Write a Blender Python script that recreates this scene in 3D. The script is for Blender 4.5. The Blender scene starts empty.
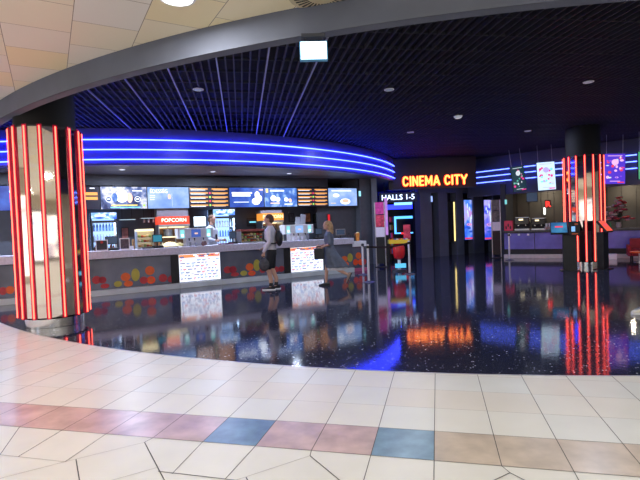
import bpy, bmesh, math, random
from mathutils import Vector, Matrix
random.seed(7)
C = bpy.context.scene.collection
sc = bpy.context.scene
PI = math.pi

# ------------------------------------------------------------------ camera
F = 470.0; PITCH = -1.6; ROLL = -2.2; EYE = 1.5
camM = Matrix.Rotation(math.radians(90 + PITCH), 3, 'X') @ Matrix.Rotation(math.radians(ROLL), 3, 'Z')
cd = bpy.data.cameras.new('camera'); cam = bpy.data.objects.new('camera', cd); C.objects.link(cam)
cd.sensor_width = 36; cd.lens = F / 640 * 36; cd.clip_end = 200
cam.matrix_world = Matrix.Translation((0, 0, EYE)) @ camM.to_4x4()
sc.camera = cam
def ray(x, y): return camM @ Vector(((x - 320) / F, (240 - y) / F, -1))
def onz(x, y, z=0.0):
    d = ray(x, y); t = (z - EYE) / d.z; return Vector((d.x * t, d.y * t, z))
def onY(x, y, Y):
    d = ray(x, y); t = Y / d.y; return Vector((d.x * t, Y, EYE + d.z * t))

class Frame:
    """a vertical wall frame on the ground: origin, direction along it, normal away from the viewer"""
    def __init__(s, o, e):
        s.o = Vector(o); s.e = Vector(e).normalized(); s.n = Vector((-s.e.y, s.e.x)); s.rz = math.atan2(s.e.y, s.e.x)
    def at(s, px, py, t):
        d = ray(px, py); p = s.o + s.n * t; k = p.dot(s.n) / (d.x * s.n.x + d.y * s.n.y)
        q = Vector((d.x * k, d.y * k)) - s.o
        return q.dot(s.e), EYE + d.z * k
    def w(s, a, t, z=0.0):
        p = s.o + s.e * a + s.n * t; return Vector((p.x, p.y, z))

# ------------------------------------------------------------------ materials
MATS = {}
def mat(name, col=(.5, .5, .5), rough=.5, metal=0, em=None, es=1.0, var=0.0, vs=8.0, bump=0.0, bs=60.0, spec=None, alpha=None, trans=0):
    if name in MATS: return MATS[name]
    m = bpy.data.materials.new(name); m.use_nodes = True; nt = m.node_tree; b = nt.nodes['Principled BSDF']
    b.inputs['Base Color'].default_value = (*col, 1); b.inputs['Roughness'].default_value = rough; b.inputs['Metallic'].default_value = metal
    if spec is not None: b.inputs['Specular IOR Level'].default_value = spec
    if em: b.inputs['Emission Color'].default_value = (*em, 1); b.inputs['Emission Strength'].default_value = es
    if trans: b.inputs['Transmission Weight'].default_value = trans
    tc = nt.nodes.new('ShaderNodeTexCoord')
    if var:
        n = nt.nodes.new('ShaderNodeTexNoise'); n.inputs['Scale'].default_value = vs; n.inputs['Detail'].default_value = 4
        nt.links.new(tc.outputs['Object'], n.inputs['Vector'])
        r = nt.nodes.new('ShaderNodeValToRGB'); r.color_ramp.elements[0].position = .3; r.color_ramp.elements[1].position = .7
        r.color_ramp.elements[0].color = (*[c * (1 - var) for c in col], 1); r.color_ramp.elements[1].color = (*[min(1, c * (1 + var)) for c in col], 1)
        nt.links.new(n.outputs['Fac'], r.inputs['Fac']); nt.links.new(r.outputs['Color'], b.inputs['Base Color'])
    if bump:
        n = nt.nodes.new('ShaderNodeTexNoise'); n.inputs['Scale'].default_value = bs; nt.links.new(tc.outputs['Object'], n.inputs['Vector'])
        bp = nt.nodes.new('ShaderNodeBump'); bp.inputs['Strength'].default_value = bump; bp.inputs['Distance'].default_value = .01
        nt.links.new(n.outputs['Fac'], bp.inputs['Height']); nt.links.new(bp.outputs['Normal'], b.inputs['Normal'])
    MATS[name] = m; return m
def glow(name, col, s=1.0): return mat(name, tuple(c * .3 for c in col), .4, 0, col, s)
def glow_noise(name, stops, scale=2.0, s=1.0, seed=0.0, dist=0.0):
    """a lit printed or video image: colour patches"""
    if name in MATS: return MATS[name]
    m = bpy.data.materials.new(name); m.use_nodes = True; nt = m.node_tree; b = nt.nodes['Principled BSDF']
    tc = nt.nodes.new('ShaderNodeTexCoord'); mp = nt.nodes.new('ShaderNodeMapping'); mp.inputs['Location'].default_value = (seed, seed * .7, seed * 1.3)
    n = nt.nodes.new('ShaderNodeTexNoise'); n.inputs['Scale'].default_value = scale; n.inputs['Detail'].default_value = 3; n.inputs['Distortion'].default_value = dist
    r = nt.nodes.new('ShaderNodeValToRGB'); cr = r.color_ramp
    for i, (p, c) in enumerate(stops):
        e = cr.elements[i] if i < 2 else cr.elements.new(p)
        e.position = p; e.color = (*c, 1)
    nt.links.new(tc.outputs['Object'], mp.inputs['Vector']); nt.links.new(mp.outputs['Vector'], n.inputs['Vector'])
    nt.links.new(n.outputs['Fac'], r.inputs['Fac']); nt.links.new(r.outputs['Color'], b.inputs['Emission Color'])
    b.inputs['Emission Strength'].default_value = s; b.inputs['Base Color'].default_value = (.02, .02, .03, 1); b.inputs['Roughness'].default_value = .25
    MATS[name] = m; return m

# ------------------------------------------------------------------ mesh builder
def rotm(rz): return Matrix.Rotation(rz, 4, 'Z')
class MB:
    def __init__(s): s.v = []; s.f = []; s.m = []; s.mats = []
    def mi(s, m):
        if m not in s.mats: s.mats.append(m)
        return s.mats.index(m)
    def poly(s, pts, m):
        b = len(s.v); s.v += [tuple(p) for p in pts]; s.f.append(list(range(b, b + len(pts)))); s.m.append(s.mi(m)); return s
    def mesh(s, vs, fs, m):
        b = len(s.v); s.v += [tuple(p) for p in vs]
        for f in fs: s.f.append([b + i for i in f]); s.m.append(s.mi(m))
        return s
    def box(s, x0, x1, y0, y1, z0, z1, m, rot=None):
        vs = [(x, y, z) for z in (z0, z1) for y in (y0, y1) for x in (x0, x1)]
        if rot is not None:
            c = Vector(((x0 + x1) / 2, (y0 + y1) / 2, (z0 + z1) / 2)); vs = [rot @ (Vector(v) - c) + c for v in vs]
        return s.mesh(vs, [(0, 2, 3, 1), (4, 5, 7, 6), (0, 1, 5, 4), (2, 6, 7, 3), (0, 4, 6, 2), (1, 3, 7, 5)], m)
    def cyl(s, p0, p1, r0, r1=None, seg=16, m=None, cap=True):
        r1 = r0 if r1 is None else r1; p0 = Vector(p0); p1 = Vector(p1); d = (p1 - p0)
        if d.length < 1e-6: return s
        d.normalize(); a = d.orthogonal().normalized(); b = d.cross(a)
        vs = []
        for p, r in ((p0, r0), (p1, r1)):
            for i in range(seg):
                t = 2 * PI * i / seg; vs.append(p + (a * math.cos(t) + b * math.sin(t)) * r)
        fs = [(i, (i + 1) % seg, seg + (i + 1) % seg, seg + i) for i in range(seg)]
        if cap: fs += [tuple(range(seg - 1, -1, -1)), tuple(range(seg, 2 * seg))]
        return s.mesh(vs, fs, m)
    def tube(s, pts, r, m, seg=8, rads=None):
        pts = [Vector(p) for p in pts]; n = len(pts); vs = []; ref = None
        for i, p in enumerate(pts):
            d = (pts[min(i + 1, n - 1)] - pts[max(i - 1, 0)]).normalized()
            if ref is None: ref = d.orthogonal().normalized()
            a = (ref - d * ref.dot(d)).normalized(); ref = a; b = d.cross(a); rr = rads[i] if rads else r
            for k in range(seg):
                t = 2 * PI * k / seg; vs.append(p + (a * math.cos(t) + b * math.sin(t)) * rr)
        fs = [(i * seg + k, i * seg + (k + 1) % seg, (i + 1) * seg + (k + 1) % seg, (i + 1) * seg + k) for i in range(n - 1) for k in range(seg)]
        fs += [tuple(range(seg - 1, -1, -1)), tuple(range((n - 1) * seg, n * seg))]
        return s.mesh(vs, fs, m)
    def lathe(s, prof, m, seg=24, c=(0, 0, 0)):
        vs = [(c[0] + r * math.cos(2 * PI * k / seg), c[1] + r * math.sin(2 * PI * k / seg), c[2] + z) for r, z in prof for k in range(seg)]
        n = len(prof)
        fs = [(i * seg + k, i * seg + (k + 1) % seg, (i + 1) * seg + (k + 1) % seg, (i + 1) * seg + k) for i in range(n - 1) for k in range(seg)]
        fs += [tuple(range(seg - 1, -1, -1)), tuple(range((n - 1) * seg, n * seg))]
        return s.mesh(vs, fs, m)
    def ell(s, c, r, m, seg=16, rings=10, rot=None):
        c = Vector(c); vs = []; 
        for i in range(1, rings):
            ph = PI * i / rings
            for k in range(seg):
                t = 2 * PI * k / seg; vs.append(Vector((r[0] * math.sin(ph) * math.cos(t), r[1] * math.sin(ph) * math.sin(t), r[2] * math.cos(ph))))
        vs += [Vector((0, 0, r[2])), Vector((0, 0, -r[2]))]
        if rot is not None: vs = [rot @ v for v in vs]
        vs = [v + c for v in vs]; T = len(vs) - 2; B = T + 1
        fs = [(i * seg + k, (i + 1) * seg + k, (i + 1) * seg + (k + 1) % seg, i * seg + (k + 1) % seg) for i in range(rings - 2) for k in range(seg)]
        fs += [(T, k, (k + 1) % seg) for k in range(seg)] + [(B, (rings - 2) * seg + (k + 1) % seg, (rings - 2) * seg + k) for k in range(seg)]
        return s.mesh(vs, fs, m)
    def prism(s, pts, z0, z1, m):
        n = len(pts); vs = [(x, y, z0) for x, y in pts] + [(x, y, z1) for x, y in pts]
        fs = [tuple(range(n - 1, -1, -1)), tuple(range(n, 2 * n))] + [(i, (i + 1) % n, n + (i + 1) % n, n + i) for i in range(n)]
        return s.mesh(vs, fs, m)
    # flat marks on a face looking towards -y (x along, z up), lying on y
    def mark(s, x0, x1, z0, z1, y, m, th=.002): return s.box(x0, x1, y - th, y, z0, z1, m)
    def disc(s, x, z, rx, rz, y, m, th=.002, seg=20):
        vs = [(x + rx * math.cos(2 * PI * k / seg), yy, z + rz * math.sin(2 * PI * k / seg)) for yy in (y - th, y) for k in range(seg)]
        return s.mesh(vs, [tuple(range(seg)), tuple(range(2 * seg - 1, seg - 1, -1))] + [(k, seg + k, seg + (k + 1) % seg, (k + 1) % seg) for k in range(seg)], m)
    def text(s, txt, x, z, y, size, m, bold=.0, depth=.004, align='CENTER', sx=1.0):
        cu = bpy.data.curves.new('t', 'FONT'); cu.body = txt; cu.size = size; cu.extrude = depth; cu.offset = bold; cu.align_x = align; cu.resolution_u = 3
        o = bpy.data.objects.new('t', cu); C.objects.link(o); dg = bpy.context.evaluated_depsgraph_get(); me = bpy.data.meshes.new_from_object(o.evaluated_get(dg))
        vs = [(x + v.co.x * sx, y - v.co.z, z + v.co.y) for v in me.vertices]; fs = [tuple(p.vertices) for p in me.polygons]
        bpy.data.objects.remove(o); bpy.data.curves.remove(cu); bpy.data.meshes.remove(me)
        return s.mesh(vs, fs, m)
    def build(s, name, parent=None, loc=None, rz=0, smooth=False, bevel=0, kind=None):
        me = bpy.data.meshes.new(name); me.from_pydata(s.v, [], s.f)
        for m in s.mats: me.materials.append(m)
        me.polygons.foreach_set('material_index', s.m)
        me.update()
        o = bpy.data.objects.new(name, me); C.objects.link(o)
        if smooth:
            me.polygons.foreach_set('use_smooth', [True] * len(me.polygons))
            try: me.set_sharp_from_angle(angle=math.radians(40))
            except Exception: pass
        if bevel:
            b = o.modifiers.new('b', 'BEVEL'); b.width = bevel; b.segments = 2; b.limit_method = 'ANGLE'
        if parent is not None: o.parent = parent
        if loc is not None: o.location = loc; o.rotation_euler = (0, 0, rz)
        if kind: o['kind'] = kind
        return o
def thing(name, label, cat, loc, rz=0, group=None):
    o = bpy.data.objects.new(name, None); C.objects.link(o); o.location = loc; o.rotation_euler = (0, 0, rz); o.empty_display_size = .1
    return tag(o, label, cat, group)
def tag(o, label, cat, group=None):
    o['label'] = label; o['category'] = cat
    if group: o['group'] = group
    return o
def dup(root, loc=None, rz=None, label=None):
    r = root.copy(); C.objects.link(r)
    if loc is not None: r.location = loc
    if rz is not None: r.rotation_euler = (0, 0, rz)
    if label: r['label'] = label
    for ch in [o for o in bpy.data.objects if o.parent == root]:
        c = ch.copy(); C.objects.link(c); c.parent = r
        for g in [o for o in bpy.data.objects if o.parent == ch]:
            d = g.copy(); C.objects.link(d); d.parent = c
    return r

# ------------------------------------------------------------------ palette
black = mat('matt_black', (.012, .012, .014), .5, var=.2)
blackg = mat('gloss_black', (.01, .01, .012), .15, var=.2)
charcoal = mat('charcoal_paint', (.045, .05, .065), .55, var=.15, vs=3)
chrome = mat('brushed_chrome', (.75, .77, .8), .18, 1, var=.05)
steel = mat('satin_steel', (.55, .57, .6), .35, 1, var=.08)
white = mat('white_plastic', (.85, .86, .88), .4, var=.03)
greyp = mat('grey_plastic', (.3, .33, .38), .4, var=.06)
redp = mat('red_paint', (.6, .02, .02), .4, var=.1)
orangep = mat('orange_print', (.78, .14, .03), .45, var=.08)
yellowp = mat('yellow_print', (.45, .40, .06), .45, var=.1)
redprint = mat('red_print', (.48, .04, .05), .45, var=.1)
darkred = mat('dark_red_print', (.35, .02, .04), .45, var=.1)

# ------------------------------------------------------------------ floor and ceilings
AC = Vector((4.48, 19.04)); AR = 14.8            # the big arc where mall meets cinema
arc = []
n = 90
for i in range(n + 1):
    X = -8.0 + 24.5 * i / n
    arc.append((X, AC.y - math.sqrt(AR * AR - (X - AC.x) ** 2)))
WL, WR, WB, WF = -13.0, 17.5, -13.0, 27.5       # extents
line = [(WL, arc[0][1])] + arc + [(WR, arc[-1][1])]

# cream mall tiles
cream = [mat('cream_tile_%s' % q, c, .36, var=.03, vs=3, spec=.35) for q, c in (('pale', (.67, .66, .61)), ('warm', (.66, .63, .57)), ('cool', (.65, .66, .63)))]
peach = mat('peach_tile', (.70, .63, .54), .27, var=.03, vs=3)
pinkt = mat('pink_brown_stone', (.50, .37, .34), .28, var=.22, vs=5)
tant = mat('tan_stone', (.50, .42, .34), .28, var=.18, vs=5)
bluet = mat('blue_stone', (.15, .25, .33), .28, var=.25, vs=7)
grout = mat('dark_grout', (.08, .08, .08), .7, var=.1)
groutl = mat('pale_grout', (.35, .33, .30), .7, var=.1)
fl = MB()
fl.poly([(x, y, 0) for x, y in [(WL, WB), (WR, WB)] + [(x, y + .05) for x, y in line[::-1]]], cream[0])
To = Vector((.77, 3.34)); Ta = Vector((.97, -.2425)).normalized(); Td = Vector((-Ta.y, Ta.x)); TS = .401; TR = .43
def tp(a, d, z): p = To + Ta * a + Td * d; return (p.x, p.y, z)
for j in range(-1, 18):
    for k in range(-24, 22):
        if j == -1: m_ = bluet if k in (-1, -4) else (tant if k >= 0 else pinkt)
        else: m_ = random.choice(cream)
        c0 = tp((k + .5) * TS, (j + .5) * TR, 0)
        if (Vector(c0[:2]) - AC).length < AR - .1 or c0[0] > 16: continue
        fl.poly([tp(k * TS, j * TR, .001), tp((k + 1) * TS, j * TR, .001), tp((k + 1) * TS, (j + 1) * TR, .001), tp(k * TS, (j + 1) * TR, .001)], m_)
def gline(a, b, w, m_, z=.002):
    a = Vector(a[:2]); b = Vector(b[:2]); q = (b - a).normalized(); p = Vector((-q.y, q.x)) * w / 2
    fl.poly([(*(a - p), z), (*(b - p), z), (*(b + p), z), (*(a + p), z)], m_)
for j in range(-1, 18): gline(tp(-24 * TS, j * TR, 0), tp(22 * TS, j * TR, 0), .0035 if j > 0 else .004, groutl if j > 0 else grout)
ends = {-4: onz(172, 474), -3: onz(225, 479.5), -5: onz(144.5, 442.5), -6: onz(65, 462), -7: onz(18, 457), -8: onz(0, 455), -2: onz(310, 456), 1: onz(510, 473)}
for k in range(-24, 22):
    gline(tp(k * TS, -TR, 0), tp(k * TS, 18 * TR, 0), .005, grout)
    e = ends.get(k)
    if e is not None:
        gline(tp(k * TS, -TR, 0), e, .005, grout)
    else: gline(tp(k * TS, -TR, 0), tp(k * TS, -2.6 * TR, 0), .005, grout)
zig = [(-60, 494), (65, 462), (144.5, 442.5), (160, 472.5), (172.5, 473.7), (225, 479.5)]
Z3 = lambda p: onz(*p)
for a, b, m_ in [((0, 455), (65, 462), groutl), ((-60, 494), (65, 462), groutl), ((65, 462), (144.5, 442.5), groutl), ((76, 459.5), (86, 520), grout), ((144.5, 442.5), (172, 495), grout),
              ((96, 485), (160, 467), groutl), ((158, 471.5), (240, 481), grout), ((225, 484), (310, 456), groutl), ((310, 456), (356, 494), grout), ((246, 477.5), (256, 495), grout),
              ((510, 473), (470, 492), grout), ((510, 473), (545, 491), grout)]:
    gline(Z3(a), Z3(b), .007 if m_ is grout else .004, m_)
fl.build('floor', kind='structure')

# black sparkling granite
def granite():
    m = bpy.data.materials.new('black_granite'); m.use_nodes = True; nt = m.node_tree; b = nt.nodes['Principled BSDF']
    tc = nt.nodes.new('ShaderNodeTexCoord')
    vo = nt.nodes.new('ShaderNodeTexVoronoi'); vo.inputs['Scale'].default_value = 24; nt.links.new(tc.outputs['Object'], vo.inputs['Vector'])
    r = nt.nodes.new('ShaderNodeValToRGB'); r.color_ramp.elements[0].position = .13; r.color_ramp.elements[0].color = (.95, .97, 1, 1)
    r.color_ramp.elements[1].position = .22; r.color_ramp.elements[1].color = (0, 0, 0, 1); nt.links.new(vo.outputs['Distance'], r.inputs['Fac'])
    wn = nt.nodes.new('ShaderNodeTexNoise'); wn.inputs['Scale'].default_value = 9; nt.links.new(tc.outputs['Object'], wn.inputs['Vector'])
    r2 = nt.nodes.new('ShaderNodeValToRGB'); r2.color_ramp.elements[0].position = .47; r2.color_ramp.elements[0].color = (0, 0, 0, 1); r2.color_ramp.elements[1].position = .63; nt.links.new(wn.outputs['Fac'], r2.inputs['Fac'])
    mu = nt.nodes.new('ShaderNodeMixRGB'); mu.blend_type = 'MULTIPLY'; mu.inputs[0].default_value = 1
    nt.links.new(r.outputs['Color'], mu.inputs[1]); nt.links.new(r2.outputs['Color'], mu.inputs[2])
    ad = nt.nodes.new('ShaderNodeMixRGB'); ad.blend_type = 'ADD'; ad.inputs[0].default_value = 1; ad.inputs[2].default_value = (.022, .026, .05, 1)
    nt.links.new(mu.outputs['Color'], ad.inputs[1]); nt.links.new(ad.outputs['Color'], b.inputs['Base Color'])
    n = nt.nodes.new('ShaderNodeTexNoise'); n.inputs['Scale'].default_value = 14; n.inputs['Detail'].default_value = 3; nt.links.new(tc.outputs['Object'], n.inputs['Vector'])
    bp = nt.nodes.new('ShaderNodeBump'); bp.inputs['Strength'].default_value = .05; bp.inputs['Distance'].default_value = .01
    nt.links.new(n.outputs['Fac'], bp.inputs['Height']); nt.links.new(bp.outputs['Normal'], b.inputs['Normal'])
    b.inputs['Roughness'].default_value = .07; b.inputs['IOR'].default_value = 1.65
    return m
g = MB(); g.poly([(x, y, .004) for x, y in line + [(WR, WF), (WL, WF)]], granite()); g.build('floor', kind='structure')
def ring(mb, pts, w, z0, z1, m):
    """a band of thickness w swept along a plan line, growing towards +y side of it"""
    P = [Vector(p) for p in pts]; off = []
    for i, p in enumerate(P):
        d = (P[min(i + 1, len(P) - 1)] - P[max(i - 1, 0)]).normalized(); off.append(p + Vector((-d.y, d.x)) * w)
    vs = [(p.x, p.y, z0) for p in P] + [(p.x, p.y, z0) for p in off] + [(p.x, p.y, z1) for p in P] + [(p.x, p.y, z1) for p in off]
    k = len(P); fs = []
    for i in range(k - 1):
        fs += [(i, k + i, k + i + 1, i + 1), (2 * k + i, 2 * k + i + 1, 3 * k + i + 1, 3 * k + i), (i, i + 1, 2 * k + i + 1, 2 * k + i), (k + i, 3 * k + i, 3 * k + i + 1, k + i + 1)]
    fs += [(0, 2 * k, 3 * k, k), (k - 1, 2 * k - 1, 4 * k - 1, 3 * k - 1)]
    mb.mesh(vs, fs, m)
e = MB(); ring(e, arc, .012, .0, .0055, steel); e.build('trim_1', kind='structure')

# pale mall ceiling of square panels
def panel_ceiling():
    m = bpy.data.materials.new('cream_ceiling_panels'); m.use_nodes = True; nt = m.node_tree; b = nt.nodes['Principled BSDF']
    tc = nt.nodes.new('ShaderNodeTexCoord'); mp = nt.nodes.new('ShaderNodeMapping'); mp.inputs['Rotation'].default_value = (0, 0, math.radians(-120))
    mp.inputs['Location'].default_value = (.01, .33, 0)
    br = nt.nodes.new('ShaderNodeTexBrick'); br.inputs['Scale'].default_value = 1; br.inputs['Brick Width'].default_value = .71; br.inputs['Row Height'].default_value = .67
    br.inputs['Mortar Size'].default_value = .004; br.inputs['Bias'].default_value = -.1
    br.inputs['Color1'].default_value = (.88, .77, .50, 1); br.inputs['Color2'].default_value = (.82, .79, .76, 1); br.inputs['Mortar'].default_value = (.28, .22, .15, 1)
    nt.links.new(tc.outputs['Object'], mp.inputs['Vector']); nt.links.new(mp.outputs['Vector'], br.inputs['Vector']); nt.links.new(br.outputs['Color'], b.inputs['Base Color'])
    b.inputs['Roughness'].default_value = .45
    return m
c = MB(); c.prism([(WL, WB), (WR, WB)] + line[::-1], 3.8, 3.86, panel_ceiling()); c.build('ceiling', kind='structure')
beamm = mat('grey_blue_beam_paint', (.125, .14, .19), .8, var=.08, vs=2)
b_ = MB(); ring(b_, line, .14, 3.5, 4.62, beamm); ring(b_, [(x, y - .012) for x, y in line], .02, 3.5, 3.53, beamm); b_.build('trim_2', kind='structure')
# dark open-cell ceiling
c = MB(); cb = mat('black_ceiling_void', (.01, .01, .014), .8, var=.2)
c.prism([(x, y + .1) for x, y in line] + [(WR, WF), (WL, WF)], 4.60, 4.66, cb)
slat = mat('dark_grey_slat', (.024, .026, .034), .6, var=.15)
Cd = Vector((-.165, 1)).normalized(); Ca = Vector((Cd.y, -Cd.x)); Co = Vector((-2.41, 12.86))
def startd(p):  # distance along Cd from p to the arc
    q = p - AC; bq = q.dot(Cd); cq = q.dot(q) - (AR - .14) ** 2; disc = bq * bq - cq
    return None if disc < 0 else -bq - math.sqrt(disc)
for i in range(-70, 160):
    p = Co + Ca * (i * .1333); s0 = startd(p)
    if s0 is None: continue
    a = p + Cd * s0
    if a.x < -9 or a.x > 16.5: continue
    L = min(26.5 - a.y, 21); b2 = a + Cd * L; w = Ca * .011
    zz = (4.2, 4.26)
    vs = [(*(q + s_ * w), z) for z in zz for q in (a, b2) for s_ in (-1, 1)]
    c.mesh(vs, [(0, 1, 3, 2), (4, 6, 7, 5), (0, 4, 5, 1), (2, 3, 7, 6), (0, 2, 6, 4), (1, 5, 7, 3)], slat)
for j in range(-28, 46, 2):
    # cross pieces, clipped to the dark side
    q0 = Co + Cd * (j * .30)
    run = []
    for i in range(-70, 160):
        p = q0 + Ca * (i * .1333 + (.066 if 0 else 0))
        if (p - AC).length < AR - .2 and -9 < p.x < 16 and p.y < 26: run.append(i)
    if not run: continue
    a = q0 + Ca * (run[0] * .1333); b2 = q0 + Ca * (run[-1] * .1333); w = Cd * .009
    vs = [(*(q + s_ * w), z) for z in (4.215, 4.26) for q in (a, b2) for s_ in (-1, 1)]
    c.mesh(vs, [(0, 1, 3, 2), (4, 6, 7, 5), (0, 4, 5, 1), (2, 3, 7, 6), (0, 2, 6, 4), (1, 5, 7, 3)], slat)
c.build('ceiling', kind='structure')
rail = mat('pale_aluminium_rail', (.4, .43, .5), .45, .5, var=.05)
for k, i in enumerate((-18, -12, -6, 0, 6, 12)):
    p = Co + Ca * (i * .1333); s0 = startd(p)
    a = p + Cd * (s0 + .03); m_ = MB(); w = Ca * .010; b2 = a + Cd * 11
    vs = [(*(q + s_ * w), z) for z in (4.17, 4.199) for q in (a, b2) for s_ in (-1, 1)]
    m_.mesh(vs, [(0, 1, 3, 2), (4, 6, 7, 5), (0, 4, 5, 1), (2, 3, 7, 6), (0, 2, 6, 4), (1, 5, 7, 3)], rail)
    m_.build('trim_%d' % (k + 3), kind='structure')

# outer walls (mostly out of view or seen only in mirrors)
wallm = mat('warm_mall_wall', (.62, .55, .45), .6, var=.05, vs=2)
darkw = mat('dark_navy_wall', (.03, .035, .055), .6, var=.15, vs=2)
MB().box(WL - .2, WR + .2, WB - .2, WB, 0, 3.8, wallm).build('wall_south', kind='structure')
MB().box(WL - .2, WL, WB, arc[0][1], 0, 3.8, wallm).build('wall_west', kind='structure')
MB().box(WR, WR + .2, WB, arc[-1][1], 0, 3.8, wallm).build('wall_east', kind='structure')
MB().box(WL - .2, WL, arc[0][1], WF, 0, 4.6, darkw).build('wall_west', kind='structure')
MB().box(WR, WR + .2, arc[-1][1], WF, 0, 4.6, darkw).build('wall_east', kind='structure')
MB().box(WL - .2, WR + .2, WF, WF + .2, 0, 4.6, darkw).build('wall_north', kind='structure')
# lit shop windows on the far side of the mall
shopg = [glow_noise('lit_shop_interior_%s' % q, st, 1.6, 2.9, sd) for q, st, sd in (
    ('white', [(.3, (.95, .9, .82)), (.5, (.65, .62, .6)), (.62, (.15, .25, .5)), (.75, (1, .95, .85))], 1.0),
    ('warm', [(.3, (1, .92, .8)), (.5, (.7, .62, .55)), (.62, (.2, .15, .2)), (.75, (1, .95, .9))], 4.0))]
wn = 1
for x0, x1, q in ((-11.5, -8.2, 0), (-7.4, -3.6, 1), (-2.6, 1.4, 0), (2.4, 6.2, 0), (7.2, 11.0, 1), (12, 16, 0)):
    m_ = MB(); m_.box(x0, x1, -13.0, -12.97, .25, 2.9, shopg[q])
    for xx in (x0, (x0 + x1) / 2, x1): m_.box(xx - .04, xx + .04, -12.99, -12.9, .15, 3.0, black)
    m_.box(x0, x1, -12.99, -12.9, 2.9, 3.0, black); m_.box(x0, x1, -12.99, -12.9, .15, .25, black)
    m_.build('window_%d' % wn, kind='structure'); wn += 1
for y0, y1, q in ((-10, -6, 1), (-4.5, 0, 0), (1.5, 5.5, 1)):
    m_ = MB(); m_.box(WL, WL + .03, y0, y1, .25, 2.9, shopg[q])
    for yy in (y0, y1): m_.box(WL, WL + .08, yy - .04, yy + .04, .15, 3.0, black)
    m_.build('window_%d' % wn, kind='structure'); wn += 1

# ------------------------------------------------------------------ lamps of the mall
lampw = glow('lamp_diffuser', (1, .97, .92), 9)
def downlight(x, y, z, r, label, power, cat='ceiling light', col=(1, .98, .95), group=None, g=lampw):
    t = thing('downlight', label, cat, (x, y, z), 0, group)
    MB().lathe([(r * 1.18, 0), (r * 1.2, -.012), (r * 1.02, -.018), (r, -.01), (r, 0)], white, 28).build('rim', t, smooth=True)
    MB().cyl((0, 0, -.001), (0, 0, -.012), r, r * .97, 28, g).build('diffuser', t)
    if power:
        L = bpy.data.lights.new('downlight_lamp', 'AREA'); L.shape = 'DISK'; L.size = r * 2; L.energy = power; L.color = col
        o = bpy.data.objects.new('downlight_lamp', L); C.objects.link(o); o.location = (x, y, z - .03)
    return t
p = onz(177, -3, 3.8)
downlight(p.x, p.y, 3.8, .15, 'round white recessed ceiling light glowing in the cream panel ceiling', 45)
MP = 30
for x in (-9, -5.2, -1.6, 2.2, 6, 10):
    for y in (-9.5, -5.5, -1.5, 2.2):
        downlight(x, y, 3.8, .15, 'round white mall ceiling light behind the camera', MP, group='mall ceiling lights behind the camera')
for x, y in ((6.4, 3.4), (10, 5), (13.5, 6.5), (-5.6, 5.4), (-9.5, 8)):
    downlight(x, y, 3.8, .15, 'round white mall ceiling light beside the curved beam', MP, group='mall ceiling lights beside the beam')
# round air vent
p = onz(324, -4, 3.8)
t = thing('air_vent', 'round cream air vent with radial black slots above the grey beam', 'air vent', (p.x - .02, p.y - .02, 3.8))
MB().lathe([(.34, 0), (.34, -.006), (.30, -.014), (.1, -.016), (.001, -.016)], mat('cream_metal', (.6, .52, .36), .4, var=.03), 40).build('face_plate', t, smooth=True)
m_ = MB()
for k in range(32):
    a = 2 * PI * k / 32; q = Matrix.Rotation(a, 3, 'Z')
    m_.mesh([q @ Vector(v) for v in ((.15, -.007, -.0175), (.285, -.011, -.0175), (.285, .011, -.0175), (.15, .007, -.0175), (.15, -.007, -.014), (.285, -.011, -.014), (.285, .011, -.014), (.15, .007, -.014))],
            [(0, 3, 2, 1), (4, 5, 6, 7), (0, 1, 5, 4), (1, 2, 6, 5), (2, 3, 7, 6), (3, 0, 4, 7)], black)
m_.build('slots', t)
# lit sign box under the beam
p = onY(313.5, 48.5, 4.72)
t = thing('light_box_sign', 'small blank white lit sign box hanging under the grey curved beam', 'lit sign', (p.x, 4.80, p.z), math.radians(3))
MB().box(-.14, .14, -.03, .03, -.095, .095, mat('blue_sign_edge', (.1, .35, .6), .4, var=.05)).build('housing', t, bevel=.004)
MB().box(-.13, .13, -.035, -.029, -.086, .086, glow('sign_white', (.75, .95, 1), 2.6)).build('lit_face', t)
MB().box(-.12, .12, -.045, .06, .135, .165, charcoal).box(-.09, -.08, -.005, .005, .09, .14, charcoal).box(.08, .09, -.005, .005, .09, .14, charcoal).build('bracket', t)
MB().box(-.02, .02, .06, .16, .14, .16, charcoal).build('wall_arm', t)

# small white downlight on the dark ceiling, its dome glowing faintly
p = onz(458, 117, 4.18)
t = thing('small_downlight', 'small white round downlight on the dark grid ceiling', 'smoke detector', (p.x, p.y, 4.20))
MB().lathe([(.10, 0), (.10, -.025), (.07, -.055), (.001, -.06)], glow('downlight_white', (.62, .66, .75), .5), 20).build('dome', t, smooth=True)
MB().lathe([(.115, .004), (.115, -.006), (.1, -.008)], white, 20).build('ring', t, smooth=True)

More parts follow.
